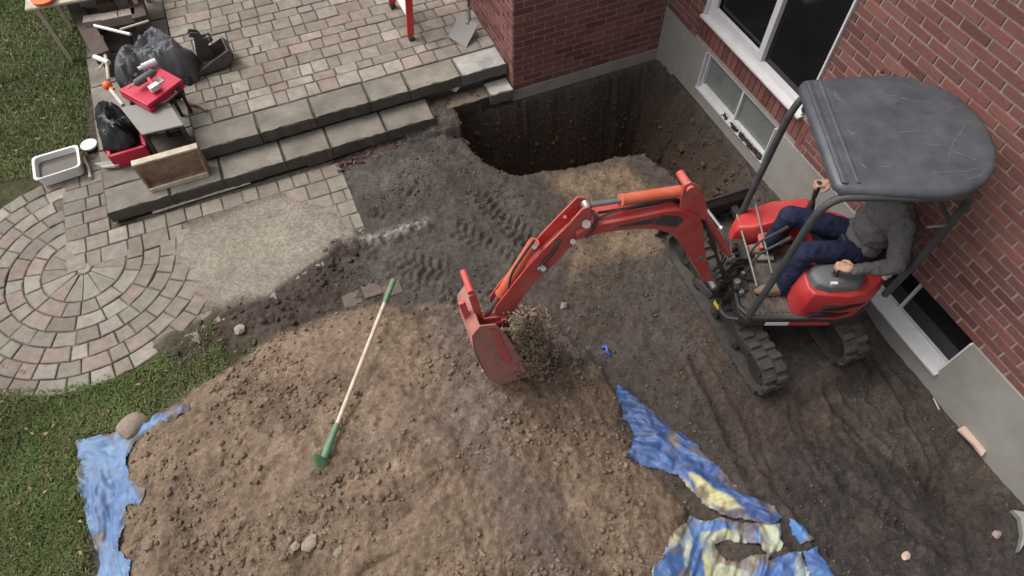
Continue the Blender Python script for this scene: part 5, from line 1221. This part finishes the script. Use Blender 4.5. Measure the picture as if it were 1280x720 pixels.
# bucket
WB = .33; ob = .19
bprof = [(600, 408), (590, 420), (592, 438), (601, 458), (611, 474), (626, 482), (645, 480), (662, 470), (668, 460)]
bo = thing('x', (0, 0, 0)); bpy.data.objects.remove(bo)
mb = MB(); pp = [PL(a, b, ob) for a, b in bprof]; cen_ = PL(638, 440, ob)
pi = [p+(cen_-p).normalized()*.012 for p in pp]; n = len(pp)
vs = pp+pi+[p-NB*WB for p in pp]+[p-NB*WB for p in pi]; fs = []
for i in range(n-1): fs += [(i, i+1, 2*n+i+1, 2*n+i), (n+i+1, n+i, 3*n+i, 3*n+i+1), (i+1, i, n+i, n+i+1), (2*n+i, 2*n+i+1, 3*n+i+1, 3*n+i)]
fs += [(0, n, 3*n, 2*n)[::-1], (n-1, 2*n-1, 4*n-1, 3*n-1)]
dred = mat('scraped_bucket_paint', (.44, .15, .13), .7, var=.25, vs=12, dirt=(.32, .21, .17), dirt_amt=.6, ds=9)
M['dred'] = dred
mb.add(vs, fs); bkt = mb.build('bucket', dred, ex, smooth=50)
bm = bmesh.new(); bm.from_mesh(bkt.data); bmesh.ops.recalc_face_normals(bm, faces=bm.faces); bm.to_mesh(bkt.data); bm.free()
side_ = bprof+[(650, 446), (634, 420), (620, 406)]
for off in (ob, ob-WB+.012): plate(side_, off, .012, 'side_plate', 'dred', .003, bkt)
plate([(612, 412), (622, 414), (640, 452), (636, 458), (628, 450)], ob+.012, .014, 'side_rib', 'redarm', .003, bkt)
for off in (.07, -.055): plate([(594, 402), (612, 398), (634, 396), (640, 408), (634, 424), (612, 426), (594, 420)], off, .016, 'ear', 'redarm', .004, bkt)
plate([(590, 414), (640, 424), (648, 436), (592, 432)], .10, .20, 'mount_plate', 'redarm', .004, bkt)
lp = PL(664, 464, ob); 
for k in range(4):
    a = lp-NB*(.03+k*.115); t_ = (PL(672, 452, ob)-PL(664, 464, ob)).normalized(); mb = MB(); mb.bar(a-t_*.03, a+t_*.07, .05, .02, up=NB.cross(t_)); mb.build('tooth', M['greymetal'], bkt, bevel=.004)
# hoses
def hose(pts, r=.011, m='black', name='hydraulic_hose'): mb = MB(); mb.tube(smooth_path(pts, 6), r, 8); mb.build(name, M[m], ex)
hose([PL(735, 262, .0), PL(745, 270, .05), PL(742, 284, .075), PL(732, 296, .08)], .013)
hose([PL(745, 268, -.04), PL(800, 262, -.03), PL(845, 252, .0), PL(872, 268, .0)], .010)
hose([PL(748, 266, .02), PL(800, 258, .02), PL(840, 250, .02)], .009)
hose([PL(700, 300, .068), PL(690, 318, .07), PL(678, 330, .07)], .010)
for k in range(7):
    a = random.uniform(-.05, .05); hose([Lf(.36, -.12+k*.045, .50), Lf(.46, -.10+k*.05, .62+a), Lf(.50, .02+k*.03, .70+a), Lf(.56, .08+k*.02, .58+a)], random.uniform(.009, .013))
hose([PL(884, 290, .0), PL(893, 305, .02), PL(897, 325, .04), PL(905, 345, .03)], .012)
hose([PL(878, 270, .03), PL(890, 300, .05), PL(900, 330, .06), PL(915, 350, .05)], .011)
for k in range(3):
    o_ = -.05+.045*k
    hose([PL(741+k*2, 268+k*3, o_), PL(770, 266-k, o_), PL(815, 257-k*2, o_), PL(850, 250, o_*.6), PL(870, 264+k*4, o_*.6), PL(884, 288, o_)], .0075)
for k in range(3): hose([Lf(.50, .16-.04*k, .66), Lf(.44, .12-.05*k, .76+.03*k), Lf(.34, .02-.05*k, .72), Lf(.30, -.04-.04*k, .58)], .010)
hose([PL(668, 300, .07), PL(655, 318, .072), PL(640, 342, .068), PL(636, 360, .062)], .008)
mb = MB(); mb.box(Lf(.30, -.12, .60), (.13, .20, .12), AZ); mb.build('valve_block', M['black'], ex, bevel=.012)
mb = MB(); mb.box(Lf(.37, .02, .56), (.06, .46, .14), AZ); mb.build('front_cowl', M['black'], ex, bevel=.02)
for k in range(9):
    y_ = -.20+.05*k; hose([Lf(.28, -.18+.025*k, .62), Lf(.36+.01*k, y_*.6, .70+.02*math.sin(k*2)), Lf(.47, .02+.02*k, .64-.02*math.cos(k*3)), Lf(.50, .10+.012*k, .50)], .0085+.002*(k % 3))
# swing bracket
mb = MB(); ft = PL(886, 348, 0); sw = Lf(.36, .02, .50)
mb.tube([Lf(.42, .08, .36), Lf(.42, .08, .66)], .07, 20); sbk = mb.build('swing_bracket', M['black'], ex)
mb = MB(); mb.bar(Lf(.42, .08, .42), Vector((ft.x, ft.y, .50)), .17, .07); mb.bar(Lf(.42, .08, .60), Vector((ft.x, ft.y, .63)), .17, .06); mb.build('bracket_arm', M['black'], sbk, bevel=.008)
mb = MB(); mb.tube([ft+NB*.10, ft-NB*.12], .028, 14); mb.build('pin', M['steel'], sbk)
mb = MB(); mb.box(Lf(.34, .08, .50), (.16, .30, .16), AZ); mb.build('swing_frame', M['black'], ex, bevel=.01)
# --- soil held in and pouring from the bucket
mb = MB(); cl3 = [(.27, .21, .15), (.32, .25, .18), (.22, .165, .12), (.25, .19, .14)]
for k in range(3000):          # a heaped load between the side plates
    a = random.random(); b = random.random()**.6; off = ob-.02-random.random()*(WB-.04)
    px_ = 603+a*74; top = 412+max(0, (px_-655))*1.2-6*math.sin(math.pi*a); py_ = top+b*(474-top-abs(px_-640)*.25); mb.c = random.choice(cl3)
    mb.ico(PL(px_, py_, off), random.choice((.006, .008, .012, .016, .022))*random.uniform(.8, 1.2), sq=(1, 1, .8), jit=.45, rot=Matrix.Rotation(random.random()*6, 3, 'Z'))
tag(mb.build('bucket_soil', M['clod'], smooth=0), 'loose tan soil heaped in the red digging bucket', 'soil', kind='stuff')
mb = MB()
for k in range(90):
    t = random.random(); mb.c = random.choice(cl3); mb.ico(PL(650+random.gauss(0, 6)+14*t, 398+t*68, .16-random.random()*.26), random.uniform(.03, .055), sq=(1, .9, 1.2), jit=.3, sub=2, rot=Matrix.Rotation(random.random()*6, 3, 'Z'))
for k in range(9000):
    t = random.random()**.8; off = .22-random.random()*.44
    px_ = 655+random.gauss(0, 11)+16*t; py_ = 390+t*84+random.gauss(0, 5); p = PL(px_, py_, off)
    if p.z < gz(p.x, p.y)-.01: continue
    mb.c = random.choice(cl3+[(.28, .215, .15)])
    mb.ico(p, random.choice((.004, .005, .006, .007, .009, .012, .016))*random.uniform(.7, 1.2)*(2.2 if random.random() < .03 else 1), sq=(1, random.uniform(.6, 1), random.uniform(.6, 1.5)), jit=.45, rot=Matrix.Rotation(random.random()*6, 3, 'Z'))
tag(mb.build('falling_soil', M['clod'], smooth=0), 'tan soil crumbling down on the right side of the digging bucket', 'soil', kind='stuff')

# ------------------------------------------------------------------ operator
dg = None
def voxel(parts, name, m, parent, vox=.008, smooth_it=4, disp=0, dscale=.1):
    mb = MB()
    for p in parts:
        if p[0] == 't':
            P_ = [Vector(v) for v in p[1]]
            for i in range(len(P_)-1): mb.tube(P_[i:i+2], p[2][i:i+2], 16)
            for i, v in enumerate(P_):
                vs, fs = ICO[2]; mb.add([v+Vector(q_)*p[2][i]*.985 for q_ in vs], fs)
        else:           # ellipsoid: centre, radii, rotation
            c_, rr, ro = p[1], p[2], (p[3] if len(p) > 3 else Matrix.Identity(3)); vs, fs = ICO[3]
            mb.add([Vector(c_)+ro @ Vector((v[0]*rr[0], v[1]*rr[1], v[2]*rr[2])) for v in vs], fs)
    o = mb.build(name, M[m], None)
    md = o.modifiers.new('r', 'REMESH'); md.mode = 'VOXEL'; md.voxel_size = vox; md.use_smooth_shade = True
    if smooth_it: sm_ = o.modifiers.new('s', 'SMOOTH'); sm_.factor = .5; sm_.iterations = smooth_it
    if disp:
        tx = bpy.data.textures.new(name+'_folds', 'CLOUDS'); tx.noise_scale = dscale; tx.noise_depth = 2
        dm = o.modifiers.new('d', 'DISPLACE'); dm.texture = tx; dm.strength = disp; dm.mid_level = .4
    deps = bpy.context.evaluated_depsgraph_get(); deps.update(); me = bpy.data.meshes.new_from_object(o.evaluated_get(deps)); me.name = name
    old = o.data; o.modifiers.clear(); o.data = me; bpy.data.meshes.remove(old)
    I = wm(parent).inverted(); me.transform(I)
    for p in me.polygons: p.use_smooth = True
    o.parent = parent; WM[o.name] = wm(parent); return o
RZ = Matrix.Rotation(AZ, 3, 'Z')
per = thing('person', tuple(Lf(-.5, 0, 0)), AZ, 'operator in grey sweater and navy trousers seated under the excavator canopy, hands on levers', 'person')
hipc = Lf(-.52, .0, .90); hipL, hipR = Lf(-.50, .10, .89), Lf(-.50, -.10, .89)
knL, knR = Lf(-.03, .165, 1.0), Lf(.0, -.17, 1.02); anL, anR = Lf(.0, .22, .63), Lf(.05, -.16, .63)
shc = Lf(-.60, .0, 1.38); shL, shR = Lf(-.58, .19, 1.37), Lf(-.58, -.19, 1.37); elL, elR = Lf(-.58, .395, 1.13), Lf(-.50, -.40, 1.15)
wrL, wrR = Lf(-.325, .375, 1.075), Lf(-.325, -.385, 1.15)
neck, head = Lf(-.56, 0, 1.48), Lf(-.50, 0, 1.68)
def hand(wr, grip, s):
    d_ = (grip-wr).normalized(); side = Zv.cross(d_).normalized()*s      # side: towards the thumb
    up = d_.cross(side)*(1 if d_.cross(side).z > 0 else -1)
    pc = wr+d_*.055; P = [('t', [wr-d_*.03, wr+d_*.01, wr+d_*.045], [.027, .026, .030]), ('e', pc+d_*.01, (.048, .043, .020), Matrix((d_, side, up)).transposed())]
    Lh = [.078, .088, .082, .064]
    for k in range(4):
        b = pc+d_*.035+side*(.030-.020*k)+up*.004; ln = Lh[k]; r = .0098-.0006*k
        a1 = b+(d_*.9+up*.15).normalized()*ln*.42; a2 = a1+(d_*.35-up*.9).normalized()*ln*.33; a3 = a2+(-d_*.5-up*.8).normalized()*ln*.26
        P.append(('t', [b-d_*.02, b, a1, a2, a3], [r*1.1, r*1.1, r, r*.92, r*.75]))
    tb_ = wr+d_*.03+side*.030; t1 = tb_+(d_*.6+side*.75).normalized()*.036; t2 = t1+(d_*.85+side*.3-up*.2).normalized()*.032; t3 = t2+(d_*.8-side*.2-up*.4).normalized()*.018
    P.append(('t', [tb_-d_*.02-side*.01, tb_, t1, t2, t3], [.014, .0145, .0125, .011, .008])); return P
body = []
body += [('t', [hipc, Lf(-.55, 0, 1.1), shc], [.09, .09, .09]), ('t', [neck-Zv*.06, neck+Zv*.06, head-Zv*.06], [.055, .053, .055]),
         ('t', [hipL, knL, anL], [.06, .042, .034]), ('t', [hipR, knR, anR], [.06, .042, .034]),
         ('t', [shc, shL, elL, wrL], [.05, .040, .032, .026]), ('t', [shc, shR, elR, wrR], [.05, .040, .032, .026])]
body += hand(wrL, HL+Zv*.01, -1)+hand(wrR, HR+Zv*.02, 1)
hc = head+FV*.01
body += [('e', hc+Zv*.02, (.095, .075, .115), RZ), ('e', hc+FV*.035-Zv*.055, (.06, .055, .055), RZ), ('t', [hc+FV*.09+Zv*.015, hc+FV*.115-Zv*.02, hc+FV*.095-Zv*.03], [.008, .014, .010]),
         ('e', hc+LV*.076-FV*.005, (.022, .008, .032), RZ), ('e', hc-LV*.076-FV*.005, (.022, .008, .032), RZ), ('e', hc+FV*.082-Zv*.058, (.012, .026, .006), RZ), ('e', hc+FV*.082-Zv*.068, (.012, .022, .006), RZ),
         ('e', hc+FV*.078+Zv*.04, (.014, .055, .008), RZ)]
bo = voxel(body, 'body', 'skin', per, .0045, 3)
for s_ in (-1, 1):
    mb = MB(); mb.ico(hc+FV*.086+LV*.030*s_+Zv*.018, .011, jit=0, sub=2); mb.build('eye', M['white'], bo)
voxel([('e', hc+Zv*.045-FV*.018, (.098, .083, .105), RZ), ('e', hc-FV*.045, (.06, .075, .085), RZ)], 'hair', 'hair', per, .008, 2, .01, .02)
def tub(a, b, n=5, bulge=0): return [a.lerp(b, i/(n-1)) for i in range(n)]
sw_ = [('e', Lf(-.545, 0, .97), (.135, .185, .09), RZ), ('e', Lf(-.56, 0, 1.10), (.135, .185, .16), RZ), ('e', Lf(-.59, 0, 1.26), (.14, .20, .16), RZ), ('e', Lf(-.59, 0, 1.37), (.10, .215, .085), RZ),
       ('t', [neck-Zv*.08, neck-Zv*.01], [.085, .066]),
       ('t', [shL-Zv*.02, shL.lerp(elL, .5), elL, elL.lerp(wrL, .5), wrL+ (wrL-elL).normalized()*.005], [.078, .068, .060, .050, .039]),
       ('t', [shR-Zv*.02, shR.lerp(elR, .5), elR, elR.lerp(wrR, .5), wrR], [.078, .068, .060, .050, .039])]
voxel(sw_, 'sweater', 'sweater', per, .008, 3, .034, .055)
tr_ = [('e', Lf(-.52, 0, .90), (.15, .18, .10), RZ), ('t', [hipL, hipL.lerp(knL, .5), knL, knL.lerp(anL, .3), knL.lerp(anL, .7), anL-Zv*.02], [.098, .090, .076, .074, .066, .062]),
       ('t', [hipR, hipR.lerp(knR, .5), knR, knR.lerp(anR, .3), knR.lerp(anR, .7), anR-Zv*.02], [.098, .090, .076, .074, .066, .062])]
voxel(tr_, 'trousers', 'jeans', per, .009, 3, .022, .06)
mb = MB(); bp_ = [Lf(-.535+.150*math.cos(R_(a)), .180*math.sin(R_(a)), .955) for a in range(0, 360, 15)]; mb.tube(bp_, .014, 8, closed=True); mb.build('belt', M['belt'], per)
mb = MB(); mb.box(Lf(-.41, .10, .955), (.02, .045, .03), AZ-.4); mb.build('buckle', M['white'], per)
for an, dt in ((anL, FV*1.0+LV*.1), (anR, FV*1.0+LV*.05)):
    dt = dt.normalized(); g0 = Vector((an.x, an.y, .548)); voxel([('t', [an+Zv*.03, an-Zv*.03], [.052, .055]), ('t', [g0-dt*.05+Zv*.045, g0+dt*.08+Zv*.045, g0+dt*.16+Zv*.035, g0+dt*.20+Zv*.03], [.045, .050, .044, .028]), ('e', g0+dt*.06+Zv*.02, (.15, .052, .022), Matrix.Rotation(math.atan2(dt.y, dt.x), 3, 'Z'))], 'boot', 'boot', per, .007, 3)

mb = MB()
for k in range(150):
    if k < 60: p = at(random.uniform(0, 110), random.uniform(20, 200), 0)
    else: p = gat(random.uniform(0, 300), random.uniform(440, 700))
    if k >= 60 and not (sdist(np.array([p.x]), np.array([p.y]), lawnP)[0] > 0 and sdist(np.array([p.x]), np.array([p.y]), moundP)[0] < 0): continue
    mb.c = random.choice([(.25, .17, .09), (.18, .12, .07), (.30, .22, .12)]); a = random.random()*6; L_ = random.uniform(.012, .028)
    q_ = [p+Vector((math.cos(a+b)*L_*s__, math.sin(a+b)*L_*s__, .032+random.uniform(0, .01))) for b, s__ in ((0, 1), (1.3, .5), (3.14, 1), (4.9, .5))]
    mb.prism(q_, (0, 0, .0015))
tag(mb.build('fallen_leaves', M['clod'], smooth=0), 'small brown fallen leaves lying in the grass', 'leaves', kind='stuff')
